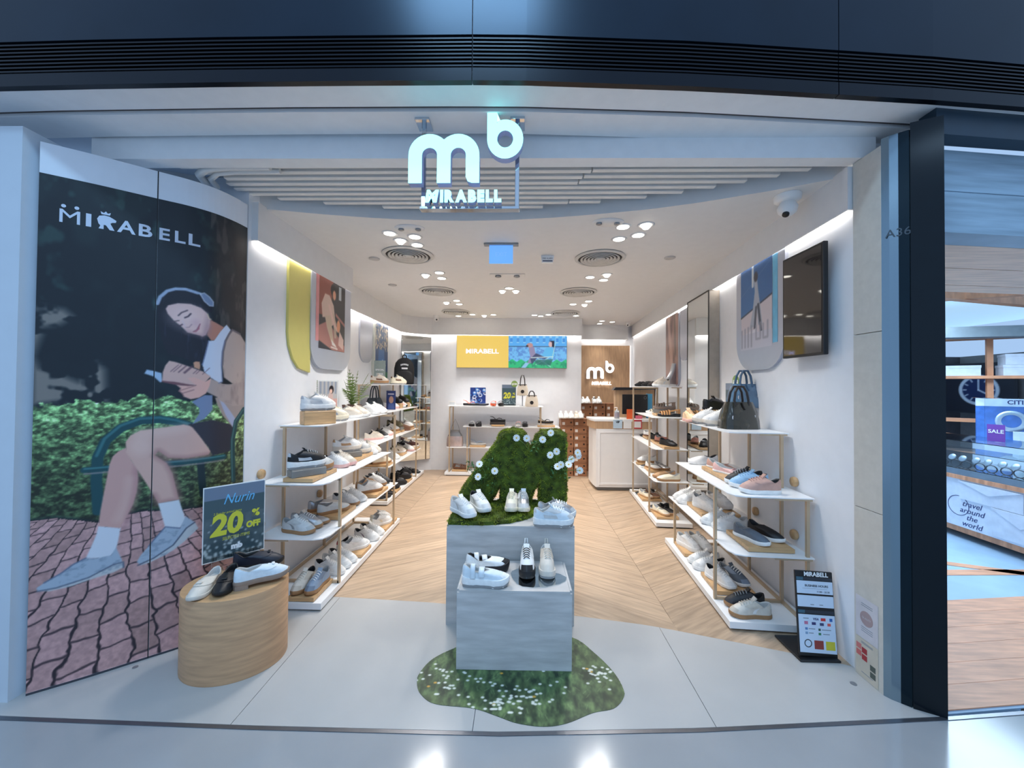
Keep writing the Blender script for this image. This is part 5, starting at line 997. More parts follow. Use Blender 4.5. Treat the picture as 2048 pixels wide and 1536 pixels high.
def stuff(V,F,name,m,parent):
    me=bpy.data.meshes.new(name); me.from_pydata(V,[],F); return link(name,me,parent,m,kind='stuff')
V,F=fuzz(body,26000,.012,3); stuff(V,F,'moss_fibres',MF,ml)
MM_=[(-.455,2.437),(-.46,2.60),(-.44,2.86),(0,2.93),(.33,2.92),(.333,2.80),(.2,2.69),(.089,2.62),(.05,2.565),(-.066,2.476),(-.206,2.437),(-.33,2.432)]
mt=empty('moss_mat',(-.06,2.68,.6215),label='flat mat of green moss around the giant letter',cat='moss mat')
mm=MB().prism([(x+.06,y-2.68) for x,y in MM_],0,.022).build('body',MS,mt); MB().prism([(x*.985+.06,(y-2.68)*.985) for x,y in MM_],-.0008,0).build('edge_base',BLACK,mt)
V,F=fuzz(mm,14000,.014,5); stuff(V,F,'moss_fibres',MF,mt)
# daisies and leaf sprigs
pet=MB(); 
for k in range(11):
    a=2*math.pi*k/11; ca,sa=math.cos(a),math.sin(a); pts=[(.004,-.002),(.013,-.0055),(.021,-.004),(.023,0),(.021,.004),(.013,.0055),(.004,.002)]
    pet.add([(x*ca-y*sa,x*sa+y*ca,.001+.10*x*(1-x*30)+.0004*(k%2)) for x,y in pts],[tuple(range(7))])
petm=pet.mesh('petals'); petm.materials.append(mat('petal_white',(246,246,240),.6,noise=.02)); ctr=MB().lathe([(.005,0),(.0052,.002),(.003,.004),(.0005,.005)],10).mesh('flower_centre'); ctr.materials.append(mat('daisy_yellow',(236,196,60),.7))
STEM=mat('stem_green',(96,130,62),.6)
DS=[(x*1.04,1.5+(z-1.5)*1.04) for x,z in [(-.03,1.146),(.039,1.146),(.147,1.14),(.204,1.183),(.201,1.034),(.243,1.061),(.251,.954),(.274,.97),(.324,.974),(.346,1.005),(.392,1.032),(.384,1.055),(.404,.93),(-.282,.966),(-.289,.882),(-.178,.918)]]
RT=[(.06,1.03)]*4+[(.255,.9)]*9+[(-.24,.83)]*3
for i,((x,z),(rx_,rz_)) in enumerate(zip(DS,RT)):
    g='in the notch of' if i<4 else 'on the cash-desk side of' if i<13 else 'on the fern side of'; nth=i if i<4 else i-4 if i<13 else i-13
    e=empty('daisy',(rx_,2.80,rz_),label='%s white daisy %s the moss letter'%(ordw(nth),g),cat='flower',group='artificial daisies'); q=Vector((x-rx_,-.05-.012*(i%3),z-rz_))
    MB().tube([(0,.0,0),(q.x*.4,q.y*.8,q.z*.6),tuple(q)],.0016,5).build('stem',STEM,e)
    dirv=Vector((random.uniform(-.5,.5),-1,random.uniform(.0,.7))).normalized(); Mq=Matrix.Translation(q)@dirv.to_track_quat('Z','Y').to_matrix().to_4x4()
    for nm,me in(('petals',petm),('flower_centre',ctr)): o=link(nm,me,e); o.matrix_local=Mq@Matrix.Scale(1.15,4)
lf=MB().add([(0,0,0),(.006,.005,.002),(.014,.003,.003),(.018,0,.002),(.014,-.003,.003),(.006,-.005,.002)],[(0,1,2,3,4,5)]).mesh('leaf'); lf.materials.append(mat('sprig_green',(62,112,58),.6,noise=.2)); 
for i,(x,z) in enumerate(((-.30,.90),(-.22,.95),(-.25,.84),(-.19,.79),(-.345,.93),(.23,.90),(.30,.90),(.10,1.08))):
    lb=['beside the upper daisy on the sloping leg','high on the sloping leg','in the middle of the sloping leg','low near the arch','at the outer edge of the sloping leg','under the daisy bunch','at the outer side of the daisy bunch','in the notch'][i]
    e=empty('leaf_sprig',(x*1.04,2.80,1.5+(z-1.5)*1.04),label='small green leaf sprig %s of the moss letter'%lb,cat='leaf sprig',group='artificial leaf sprigs')
    MB().tube([(0,0,-.03),(0,-.02,0),(.01,-.03,.05)],.0015,5).build('stem',STEM,e)
    for k in range(16):
        o=link('leaf',lf,e); o.location=(random.uniform(-.03,.03),-.015-random.uniform(0,.03),random.uniform(-.04,.05)); o.rotation_euler=(random.uniform(-1,1),random.uniform(-1.2,.6),random.uniform(0,6.28)); s=random.uniform(.9,1.5); o.scale=(s,s,s)
# printed grass sticker on the floor
GB=[(-.368,2.209),(-.473,2.116),(-.517,2.01),(-.51,1.94),(-.475,1.876),(-.393,1.822),(-.212,1.803),(-.089,1.761),(-.006,1.731),(.109,1.718),(.214,1.738),(.34,1.797),(.442,1.825),(.503,1.887),(.518,1.944),(.496,2.056),(.427,2.191),(.318,2.326),(.1,2.35),(-.2,2.32)]
def smoothp(P,n=5):
    m=len(P); o=[]
    for i in range(m):
        a,b,c,d=[Vector(P[(i+k)%m]) for k in(-1,0,1,2)]
        for k in range(n): t=k/n; v=.5*(2*b+(c-a)*t+(2*a-5*b+4*c-d)*t*t+(3*b-a-3*c+d)*t**3); o.append((v.x,v.y))
    return o
GS=smoothp(GB); c=Cv(1.06,.66,330,206,(62,84,48)); n=c.noise(40,22,3,3); c.C=np.array([34,52,32])+(np.array([112,138,84])-np.array([34,52,32]))*np.clip((n-.25)*1.7,0,1)[...,None]; n2=c.noise(9,9,8); c.mix(np.clip((n2-.5)*2,0,.4),(92,108,62)); rs=np.random.RandomState(4)
for k in range(240):
    x0,y0=rs.rand()*1.06,rs.rand()*.62; a=rs.uniform(.6,2.5); c.line([(x0,y0),(x0+.025*math.cos(a),y0+.025*math.sin(a))],.002,(150,172,116) if k%2 else (24,40,24),.6)
for k in range(150):
    cx,cy=rs.choice([(.16,.24),(.46,.12),(.5,.16),(.9,.34),(.6,.18)][k%5:k%5+1][0],1)[0],0
    base=[(.16,.24,.12,.1),(.44,.12,.13,.05),(.55,.17,.12,.05),(.93,.34,.08,.06),(.4,.3,.4,.12)][k%5]; x0=base[0]+rs.randn()*base[2]*.6; y0=base[1]+rs.randn()*base[3]*.6; c.ell(x0,y0,.0085,.0065,(226,226,216) if k%23 else (214,160,60),.95)
sk=MB().prism(GS,.0,.0012); e=empty('floor_sticker',(0,2.02,.0032),label='cloud-shaped floor sticker printed with grass and small daisies',cat='floor sticker'); sk.xform(Matrix.Translation((0,-2.02,0))); sk.build('vinyl',mat('vinyl_green',(52,70,42),.5),e)
from bisect import bisect
def inpoly(x,y,P=GS):
    P=np.array(P); Q=np.roll(P,-1,0); r=np.zeros(len(x),bool)
    for p,q in zip(P,Q):
        if abs(q[1]-p[1])<1e-9: continue
        r^=((p[1]>y)!=(q[1]>y))&(x<(y-p[1])*(q[0]-p[0])/(q[1]-p[1])+p[0])
    return r
link('print',c.mesh(lambda x,y:np.c_[x-.53,y+1.705-2.02,np.full(len(x),.0016)],keep=lambda x,y:inpoly(x-.53,y+1.705)),e,printmat('sticker_print',.45))
# ================================================================ oak stump with price sign
e=empty('oak_stump',(-1.548,2.087,.003),R(9.3),label='oval light oak stump plinth before the bench poster',cat='plinth')
ov=lambda s:[(.2515*s*math.cos(2*math.pi*k/48),.208*s*math.sin(2*math.pi*k/48)) for k in range(48)]
MB().loft([[(x,y,z) for x,y in ov(s)] for s,z in((.99,0),(1,.006),(1,.409),(.993,.4145))],cap1=False).build('side',BARREL,e); MB().prism(ov(.993),.40,.415).build('top',mat('stump_top',(196,156,114),.5,noise=.1,nscale=4,stretch=(1,8,1)),e)
def price_sign(loc,right,w,h,label,scale=1,holder=True,tint=(98,112,120),txt=True,circle=False):
    e=empty('price_sign',loc,label=label,cat='sign'); M=face_m((0,0,0),right)
    f=lambda mb,nm,m:(mb.xform(M),mb.build(nm,m,e))
    f(MB().box(0,w,0,h,-.004,.0,bev=.001),'board',WHITE); c=Cv(w*.97,h*.97,60,86,(116,130,150)); Y=c.Y/h; c.mix((Y<.8)*1.0,(62,80,86)); c.mix((Y<.8)*(Y>.56),(70,90,96)); n=c.noise(14/w*.3,14/w*.3,3); c.mix((Y<.56)*np.clip((n-.35)*2,0,.6),(110,122,126)); rs=np.random.RandomState(2)
    for k in range(70):
        y0=rs.rand()**1.4*.5; c.ell(rs.rand()*w,y0*h,.022*w*(1.3-y0*1.6),.016*h*(1.3-y0*1.6),(190,200,200),.8)
    link('print',c.mesh(flat(M@Matrix.Translation((w*.015,h*.015,.0008)))),e,printmat('sign_print',.3))
    Yl=mat('ink_yellow',(216,214,66),.5,noise=0); K=lambda x,y,z=.0016:M@Matrix.Translation((x*w,y*h,z))
    text('20',.38*h,Yl,e,K(.36,.46),bold=.006*h/.39,shear=.12,ext=.0004,fit=.52*w); text('%',.13*h,Yl,e,K(.84,.55),bold=.003,ext=.0004); text('OFF',.115*h,Yl,e,K(.8,.4),bold=.003,ext=.0004,fit=.24*w)
    if txt:
        text('2 Regular priced items',.04*h,Yl,e,K(.38,.63),ext=.0004,shear=.15,fit=.44*w); text('SELECTED ITEMS',.055*h,Yl,e,K(.52,.28),ext=.0004,shear=.15,fit=.44*w)
        text('Nurin',.19*h,mat('ink_blue',(110,190,236),.5,noise=0),e,K(.55,.8),ext=.0004,shear=.4,fit=.5*w); text('mb',.1*h,mat('ink_white',(240,242,244),.5,noise=0),e,K(.53,.15),bold=.003,ext=.0004)
    if holder: f(MB().box(.14*w,.92*w,-.07*h,.06*h,.0008,.014,bev=.001),'holder',GREENG); f(MB().box(.3*w,.8*w,-(loc[2]-holder),-.072*h,-.002,.03),'holder_foot',GREENG) if holder is not True else None
    if circle:
        mb=MB().cyl((.88*w,h*1.02),.15*h,.002,.006,28); f(mb,'disc_tag',mat('tag_green',(136,166,84),.5)); text('$100',.12*h,mat('ink_white',(240,242,244)),e,K(.88,1.01,.0066),bold=.002,ext=.0004)
    return e
dr=Vector((.2,.235,0)).normalized(); price_sign((-1.80,2.15,.47),dr,.309,.435,'twenty percent off price sign on the oak stump',holder=.4185)
# ================================================================ standing info board near the pier
e=empty('info_stand',(1.66,2.215,.003),label='leaning black stand with opening hours and payment logos beside the pier',cat='info stand')
M=Matrix.Translation((0,-.02,.012))@Matrix.Rotation(R(3),4,'Y')@Matrix.Rotation(R(90-9),4,'X')
f=lambda mb,nm,m:(mb.xform(M),mb.build(nm,m,e))[1]
f(MB().box(-.105,.105,0,.445,-.012,.0,bev=.002),'board',BLACK); BX('foot',BLACK,e,-.12,.10,-.05,.17,.0,.012,bev=.003)
PAPER=mat('paper_blue_white',(206,220,236),.5,noise=.01); INK=mat('ink_grey',(70,74,82),.5)
for x0,x1,y0,y1 in((-.1,.1,.325,.392),(-.1,.1,.255,.315),(-.1,.1,.02,.215)): f(MB().box(x0,x1,y0,y1,.0004,.0024),'card',PAPER)
for y0 in(.392,.218): f(MB().box(-.1,-.062,y0+.003,y0+.02,.0004,.0016),'tab',mat('tab_teal',(60,96,112),.5)); 
f(MB().box(-.06,.1,.395,.412,.0004,.0012),'caption_bar',mat('bar_grey',(44,50,60),.5)); f(MB().box(-.06,.1,.221,.238,.0004,.0012),'caption_bar',mat('bar_grey',(44,50,60),.5))
T=lambda s,sz,x,y,m=INK,**k:text(s,sz,m,e,M@Matrix.Translation((x,y,.0028)),ext=.0003,**k)
T('MiRABELL',.032,0.01,.428,mat('ink_white',(240,242,244)),bold=.001,fit=.135); T('BUSINESS HOURS',.016,.01,.367,fit=.13,bold=.0004); T('11:00 - 20:30',.013,.045,.337,fit=.07); f(MB().box(-.07,.07,.352,.3528,.0024,.0028),'rule',INK)
for x,cc in((.028,(40,50,120)),): T('VISA',.016,-.005,.193,mat('ink_navy',(40,50,110)),bold=.0004)
for i,(x,y,w,h,cc) in enumerate(((.035,.193,.026,.015,(206,60,60)),(.078,.193,.016,.016,(40,100,170)),(-.06,.172,.02,.016,(200,120,150)),(-.018,.17,.022,.014,(60,60,110)),(.026,.168,.022,.014,(60,70,110)),(.066,.168,.018,.014,(220,90,80)),(-.06,.142,.014,.012,(90,130,180)),(.012,.14,.012,.012,(50,90,80)),(-.06,.12,.014,.012,(130,160,190)),(.012,.118,.014,.012,(50,130,90)),(-.055,.067,.042,.042,(150,160,168)),(.004,.062,.05,.044,(150,60,56)),(.067,.06,.05,.044,(206,196,60)))):
    if i==10: f(MB().lathe([(.016,0),(.016,.0006),(.021,.0006),(.021,0)],24,c=(x,y,.0024),cap0=False,cap1=False),'logo',INK)
    else: f(MB().box(x-w/2,x+w/2,y-h/2,y+h/2,.0024,.003),'logo',mat('logo_%d'%i,cc,.5))
for x,y,w in((-.03,.142,.036),(.05,.14,.05),(-.035,.12,.026),(.048,.118,.036),(-.06,.195,.03),(-.02,.268,.02),(.03,.268,.02)): f(MB().box(x-w/2,x+w/2,y-.002,y+.002,.0024,.0028),'caption',mat('ink_pale',(130,140,150)))
# notices on the stone pier
e=empty('pier_notice',(1.7845,2.04,.003),label='two stacked paper notices stuck low on the stone pier',cat='notice'); M=face_m((0,0,0),(0,-1,0))
f(MB().box(-.063,.064,.205,.415,.0002,.0012),'sheet',mat('sheet_pale',(206,202,206),.4)); f(MB().box(-.063,.064,.004,.2,.0002,.0012),'sheet',mat('sheet_cream',(206,196,178),.4))
f(MB().cyl((.0,.315),.037,.0013,.0018,28),'emblem',mat('emblem_mauve',(168,146,146),.5)); T=lambda s,sz,x,y,m=INK,**k:text(s,sz,m,e,M@Matrix.Translation((x,y,.0022)),ext=.0002,**k); T('QUALITY',.014,0,.315,mat('sheet_pale',(206,202,206)),fit=.05)
for x,y,cc in((-.045,.155,(206,120,116)),(-.012,.145,(168,50,56)),(-.045,.12,(206,110,106)),(-.012,.11,(176,56,60)),(.035,.085,(84,92,84)),(.035,.05,(84,92,84))): f(MB().box(x-.015,x+.015,y-.014,y+.014,.0013,.0018),'mark',mat('mark_%d_%d'%(cc[0],cc[1]),cc,.5))
for y in(.385,.375,.265,.255,.245,.18,.186,.03): f(MB().box(-.03,.035,y-.0016,y+.0016,.0013,.0016),'caption',mat('ink_pale',(130,140,150)))
# ================================================================ shoe boxes
KR=mat('kraft_brown',(158,108,74),.6,noise=.06); KR2=mat('kraft_lid',(142,96,66),.6,noise=.06); LBL=mat('box_label',(226,222,216),.6)
bw_,bh_,bd_=.218,.121,.32
bm_={k:v for k,v in (('body',MB().box(-bw_/2+.004,bw_/2-.004,0,bd_,0,bh_-.031).mesh('body')),('lid',MB().box(-bw_/2+.001,bw_/2-.001,-.003,bd_+.003,bh_-.03,bh_-.002,bev=.002).mesh('lid')),('label',MB().box(-.085,-.04,-.0008,0,.012,.058).mesh('label')),('finger_hole',MB().cyl((.062,.052),.015,-.0008,.0002,14,axis='y').mesh('finger_hole')))}
for k,m in(('body',KR),('lid',KR2),('label',LBL),('finger_hole',mat('hole_dark',(36,22,18),.8))): bm_[k].materials.append(m)
def sbox(x,y,z,lb,rz=0):
    e=empty('shoe_box',(x,y,z),rz,label=lb,cat='shoe box',group='brown shoe boxes')
    for k,m in bm_.items(): link(k,m,e)
for c_,x in enumerate((.775,.997)):
    for k in range(8): sbox(x+random.uniform(-.004,.004),6.50,.001+k*bh_,'brown shoe box, %s from the floor in the %s low column'%(ordw(k),['outer','inner'][c_]),random.uniform(-.015,.015))
for c_,(x,k0) in enumerate(((1.175,0),(1.40,5),(1.625,7),(1.85,7))):
    for k in range(k0,10): sbox(x+random.uniform(-.004,.004),6.93,.001+k*bh_ if k0==0 else .001+k*bh_,'brown shoe box, %s from the floor in the %s tall column'%(ordw(k),ordw(c_)),random.uniform(-.01,.01))
BX('column_stand',OAK,None,1.30,1.96,6.93,7.24,.0,.60,label='low oak cabinet under the shoe boxes behind the desk',cat='cabinet') if False else None
for c_,(x,k0) in enumerate(((1.40,5),(1.625,7),(1.85,7))):
    for k in range(0,k0): sbox(x,6.93,.001+k*bh_,'brown shoe box, %s from the floor in the %s tall column'%(ordw(k),ordw(c_+1)))
# ================================================================ cash desk
e=empty('cash_desk',(1.09,5.62,.003),label='white panelled cash desk with oak band beside the shoe boxes',cat='desk')
DW=mat('desk_white',(236,234,232),.35,noise=.01)
MB().prism([(-.02,.16),(.0,.0),(.80,.0),(.80,.5),(-.02,.5)],.05,.89).build('body',DW,e); MB().prism([(.02,.17),(.03,.04),(.79,.04),(.79,.48),(.02,.48)],.0,.05).build('plinth',GREY,e)
MB().prism([(-.05,.16),(-.02,.0),(.80,.0),(.80,.5),(-.05,.5)],.8905,1.0).build('oak_band',OAK2,e); MB().prism([(-.06,.15),(-.03,-.01),(.80,-.01),(.80,.5),(-.06,.5)],1.0005,1.03).build('top',WHITE,e)
for z0,z1,x0,x1 in((.08,.11,.04,.78),(.83,.86,.04,.78),(.11,.83,.04,.06)): BX('moulding',DW,e,x0,x1,-.008,.0,z0,z1,bev=.003)
def card(nm,loc,w,h,label,m,fr=None,txt=None,tm=None,cat='card'):
    e=empty(nm,loc,label=label,cat=cat); BX('sheet',m,e,-w/2,w/2,0,.004,0,h)
    if fr: [BX('border',fr,e,a,b,-.001,0,c,d) for a,b,c,d in((-w/2,w/2,0,.014),(-w/2,w/2,h-.022,h),(-w/2,-w/2+.012,.014,h-.022),(w/2-.012,w/2,.014,h-.022))]
    if txt: text(txt,h*.3,tm or INK,e,face_m((0,-.0015,h*.72),(1,0,0)),bold=.002,ext=.0004)
    return e
card('desk_card',(1.395,5.60,.905),.13,.125,'pale blue card reading VIP on the cash desk front',mat('card_blue',(190,212,228),.5),txt='VIP',tm=BLACK); card('desk_card',(1.535,5.60,.905),.115,.12,'white card with round emblem on the cash desk front',WHITE); card('desk_card',(1.68,5.60,.905),.12,.125,'white card with red border on the cash desk front',WHITE,fr=mat('border_red',(206,40,60),.5))
e=empty('sanitizer_bottle',(1.42,5.75,1.0335),label='clear pump sanitizer bottle on the cash desk',cat='bottle'); MB().lathe([(.036,0),(.038,.01),(.038,.1),(.03,.118),(.013,.124)],18).build('bottle',mat('gel_clear',(214,220,226),.1,trans=.6,noise=0),e); MB().cyl((0,0),.0385,.03,.085,18).build('label_band',mat('band_grey',(150,140,150),.5),e); MB().cyl((0,0),.014,.124,.14,12).build('cap',WHITE,e); MB().tube([(0,0,.14),(0,0,.165),(-.03,0,.165),(-.038,0,.158)],.006,8).build('pump',WHITE,e)
card('flyer_card',(1.605,5.70,1.0335),.11,.145,'orange flyer card standing on the cash desk',mat('card_orange',(226,96,40),.5),cat='card'); card('desk_card',(1.74,5.74,1.0335),.1,.05,'small pink and beige card on the cash desk',mat('card_pink',(226,110,130),.5))
e=empty('desk_monitor',(1.72,5.86,1.0335),label='back of a black computer monitor on the cash desk',cat='monitor'); BX('shell',BLACK,e,-.19,.19,0,.03,.06,.36,bev=.006); BX('stand',BLACK,e,-.04,.04,.0,.05,.008,.06); BX('foot',BLACK,e,-.09,.09,-.03,.09,0,.008,bev=.003); MB().lathe([(.018,0),(.018,.001),(.021,.001),(.021,0)],20,cap0=False,cap1=False).xform(face_m((.15,-.001,.31),(1,0,0))).build('badge',GREYM,e)
e=empty('desk_hood',(1.66,6.02,1.0335),label='dark topped oak cabinet standing behind the desk monitor',cat='cabinet'); BX('body',OAK2,e,-.2,.4,.0,.1,0,.43); MB().prism([(-.24,.42),(-.2,.465),(.42,.465),(.42,.435)],-.03,.11,axis='y').build('top',mat('hood_dark',(28,28,34),.4),e)
e=empty('blue_folder',(1.93,5.9,1.0335),label='blue folder standing beside the desk monitor',cat='folder'); BX('cover',mat('folder_blue',(80,160,200),.5),e,-.03,.06,0,.02,0,.37,bev=.002); BX('spine',WHITE,e,-.028,.058,.02,.03,.004,.365)
# ================================================================ bags, plant, frames, cards
def tote(name,loc,rz,w,d,h,label,m,hm,hh,taper=.55,logo=None):
    e=empty(name,loc,rz,label=label,cat='handbag'); rows=[]
    for t in(0,.02,.3,.65,1): 
        ww=w/2*(1-.28*t); dd=d/2*(1-taper*t); bul=.01*math.sin(math.pi*t); rows.append([(sx*(ww+(bul if abs(sx)==1 else 0)),sy*(dd+bul),t*h) for sx,sy in((-1,-.7),(-.7,-1),(0,-1.04+.06*t),(.7,-1),(1,-.7),(1,.7),(.7,1),(0,1.04),(-.7,1),(-1,.7))])
    MB().loft(rows).build('body',m,e)
    for s in(-1,1):
        y=s*d/2*(1-taper)*.9; MB().tube([(-w*.2,y*1.25,h*.86),(-w*.21,y,h+.01),(-w*.17,y*.9,h+hh*.6),(-w*.08,y*.8,h+hh*.95),(w*.08,y*.8,h+hh*.95),(w*.17,y*.9,h+hh*.6),(w*.21,y,h+.01),(w*.2,y*1.25,h*.86)],.0085,8).build('handle',hm,e)
    MB().tube([(-w*.02,-d/2*.5-.006,h*.98),(0,-d/2*.72,h*.8),(.01,-d/2*.78,h*.72)],.008,7,flat=.4).build('closure_tab',hm,e); BX('side_loop',CHROME,e,w*.3,w*.33,-d/2*.75-.008,-d/2*.72,h*.3,h*.52,bev=.002)
    if logo: MB().lathe([(.001,.002),(.024,.0015),(.026,0)],18).xform(Matrix.Translation((-w*.26,-d/2*.82,h*.42))@Matrix.Rotation(R(80),4,'X')).build('printed_emblem',mat('emblem_pale',(206,206,210),.5),e)
    return e
tote('handbag',(1.635,2.94,1.1975),R(8),.27,.15,.20,'glossy dark olive handbag on the top shelf near the screen',mat('patent_olive',(48,46,36),.14,noise=.15,coat=.5),mat('handle_dark',(44,36,34),.3),.12,logo=1)
tote('handbag',(1.785,3.14,1.345),R(6),.235,.14,.19,'shiny blue handbag raised on a clear stand',mat('patent_blue',(86,122,152),.16,noise=.15,coat=.5),mat('handle_blue',(72,98,124),.3),.11,logo=1)
e=empty('bag_stand',(1.785,3.14,1.1975),label='clear acrylic stand under the blue handbag',cat='display stand'); MB().cyl((0,0),.05,0,.006,20).build('foot',GREENG,e); MB().cyl((0,0),.012,.006,.139,14).build('stem',GREENG,e); MB().cyl((0,0),.05,.139,.145,20).build('plate',GREENG,e)
price_sign((1.80,3.44,1.1985),(-.05,-1,0),.21,.35,'price sign with green disc tag behind the blue handbag',holder=True,txt=False,circle=True)
# wooden display box under the black sneaker handled with shoes; framed photo and fern on the poster rack
e=empty('photo_stand',(-1.675,3.30,1.1975),label='acrylic photo stand of a couple beside the fern',cat='photo stand'); M=face_m((0,0,0),(.35,.94,0))
f(MB().box(-.11,.11,0,.34,-.008,.0),'acrylic_back',GREENG); c=Cv(.2,.32,40,64,(180,178,176)); c.rect(0,.2,0,.1,(120,150,90)); c.rect(0,.2,.1,.17,(206,160,150))
for k in range(5): c.line([(.02+.04*k,.22),(.02+.04*k,.32)],.018,(140,150,164))
c.poly([(.09,.02),(.08,.12),(.11,.22),(.15,.22),(.16,.1),(.15,.02)],(206,176,166)); c.ell(.135,.25,.025,.035,(36,32,36)); c.ell(.13,.235,.015,.02,(230,190,170)); c.line([(.1,.1),(.09,.0)],.02,(236,226,216)); c.poly([(.06,.12),(.09,.16),(.09,.08)],(222,150,140)); link('photo',c.mesh(flat(M@Matrix.Translation((-.1,.01,.001)))),e,printmat('photo_print',.35)); f(MB().box(-.11,.11,-.0,.006,-.05,.05),'acrylic_foot',GREENG)
e=empty('potted_fern',(-1.66,3.74,1.1975),label='green fern in a brown square pot on the poster rack',cat='potted plant'); MB().loft([[(sx*a,sy*a,z) for sx,sy in((-1,-1),(1,-1),(1,1),(-1,1))] for a,z in((.055,0),(.068,.11),(.062,.11),(.058,.095))],cap1=True,smooth=False).build('pot',mat('pot_brown',(92,66,58),.5),e); BX('soil',mat('soil_dark',(40,30,24),.9),e,-.057,.057,-.057,.057,.09,.0955)
FG=mat('fern_green',(104,128,58),.6,noise=.25); rs=random.Random(5)
for k in range(13):
    a=k*2.4; tilt=.15+.75*((k*7)%13)/13; L_=.30+.1*rs.random(); V=[];F=[]; pts=[]
    for j in range(11):
        t=j/10; r_=math.sin(tilt)*L_*t*(1 if math.cos(a)>-.2 else .42); z=.09+math.cos(tilt)*L_*t-.12*tilt*t*t; pts.append(Vector((r_*math.cos(a),r_*math.sin(a),z)))
    for j in range(1,11):
        p=pts[j]; d=(pts[j]-pts[j-1]).normalized(); s=d.cross(Vector((0,0,1))); s=s.normalized() if s.length>1e-3 else Vector((1,0,0)); l=.055*math.sin(math.pi*(j/10*.85+.1))
        for sg_ in(-1,1):
            q=len(V); V+=[tuple(p-d*.007),tuple(p+d*.007),tuple(p+s*sg_*l+d*.025+Vector((0,0,-.008)))]; F.append((q,q+1,q+2))
    mb=MB(); mb.add(V,F); mb.tube([tuple(p) for p in pts],.002,4); mb.build('frond',FG,e)
tote('handbag',(-1.93,5.02,1.1625),R(60),.24,.12,.17,'dark blue handbag behind the fern on the backpack rack',mat('bag_navy',(46,56,66),.35,noise=.1),mat('bag_navy',(46,56,66)),.16)
e=empty('blue_card',(-1.80,5.28,1.1635),R(-12),label='blue portrait card in front of the pink soled sneakers',cat='card'); BX('sheet',mat('card_night',(52,66,120),.4),e,-.07,.07,0,.004,0,.26); c=Cv(.13,.25,26,50,(56,72,128)); c.ell(.07,.13,.035,.05,(206,160,140)); c.rect(.02,.11,.2,.215,(226,226,236)); c.poly([(.02,0),(.03,.08),(.11,.08),(.12,0)],(90,110,170)); link('print',c.mesh(flat(face_m((-.065,-.0008,.005),(1,0,0)))),e,printmat('photo_print'))
card('offer_card',(-1.98,5.33,1.5125),.16,.33,'grey card reading special offer on the backpack rack',mat('card_sage',(150,164,160),.5),txt=None); 
text('SPECIAL',.034,mat('ink_white',(240,242,244)),bpy.data.objects['offer_card'],face_m((0,-.0015,.2),(1,0,0)),bold=.001,ext=.0004); text('OFFER',.034,mat('ink_white',(240,242,244)),bpy.data.objects['offer_card'],face_m((0,-.0015,.14),(1,0,0)),bold=.001,ext=.0004)
# backpack
e=empty('backpack',(-1.84,6.0,1.5135),R(20),label='black backpack with printed crest on the top shelf',cat='backpack'); BKM=mat('nylon_black',(18,18,22),.6,bump=.1)
def bp(w,d,h,z0=0,y=0): 
    prof=[(0,.8),(.03,.97),(.25,1),(.6,.98),(.8,.86),(.92,.62),(.99,.3)]
    return MB().loft([[(w/2*s*math.copysign(abs(math.cos(2*math.pi*k/20))**.6,math.cos(2*math.pi*k/20)),y+d/2*(.5+.5*s)*math.copysign(abs(math.sin(2*math.pi*k/20))**.6,math.sin(2*math.pi*k/20)),z0+h*t) for k in range(20)] for t,s in prof])
bp(.31,.16,.42).build('body',BKM,e); bp(.26,.06,.19,.03,-.08).build('front_pocket',BKM,e); MB().tube([(-.03,0,.41),(-.028,0,.45),(0,0,.465),(.028,0,.45),(.03,0,.41)],.009,8).build('top_handle',BKM,e)
for s in(-1,1): MB().tube([(s*.07,.07,.38),(s*.1,.11,.28),(s*.1,.1,.08)],.012,6,flat=.5).build('shoulder_strap',BKM,e)
text('BOSTON',.042,mat('ink_white',(240,242,244)),e,face_m((.01,-.0825,.30),(1,0,0)),bold=.001,ext=.0006,fit=.13) if False else [MB().box(-.06+.02*k,-.045+.02*k,-.0835,-.081,.285+.014*math.sin(math.pi*(k+.5)/6),.31+.014*math.sin(math.pi*(k+.5)/6)).build('crest_letter',mat('ink_white',(240,242,244)),e) for k in range(6)]
BX('crest_patch',mat('ink_white',(240,242,244)),e,-.045,.045,-.0835,-.081,.235,.262,bev=.001)
# things on the back rack
def backcard(x,w,h,label,paint,z=1.1625,y=6.69):
    e=empty('poster_card',(x,y,z),label=label,cat='card'); BX('sheet',WHITE,e,-w/2,w/2,0,.005,0,h); c=paint(w,h); link('print',c.mesh(flat(face_m((-w/2,-.0008,0),(1,0,0)))),e,printmat('photo_print')); return e
def floral(w,h):
    c=Cv(w,h,46,60,(34,60,136)); rs=np.random.RandomState(3)
    for k in range(26): x,y=rs.rand()*w,rs.rand()*h; c.ell(x,y,.034,.03,[(236,240,246),(70,140,220),(20,34,90)][k%3],.9); c.ell(x,y+.006,.02,.016,[(20,40,110),(236,240,246),(60,120,200)][k%3],.9)
    return c
backcard(-.755,.27,.31,'blue and white floral card on the back wall rack',floral)
price_sign((-.34,6.68,1.1635),(1,0,0),.25,.37,'twenty percent off sign with green disc tag on the back wall rack',holder=True,txt=False,circle=True)
card('framed_card',(-1.17,6.5,1.1635),.11,.08,'small framed white card at the end of the back wall rack',mat('frame_pale',(206,210,212),.3),fr=WHITE)
CAN=mat('canvas_cream',(226,214,196),.7,bump=.1); LEA=mat('strap_black',(36,30,30),.5)
def canvas(loc,w,h,label,hh,m=CAN):
    e=tote('canvas_bag',loc,0,w,.1,h,label,m,LEA,hh,taper=.2); BX('trim_band',LEA,e,-w*.37,w*.37,-.048,-.0425,h-.012,h-.002); MB().cyl((0,h*.35),.03,-.06,-.0555,18,axis='y').build('round_patch',LEA,e); return e
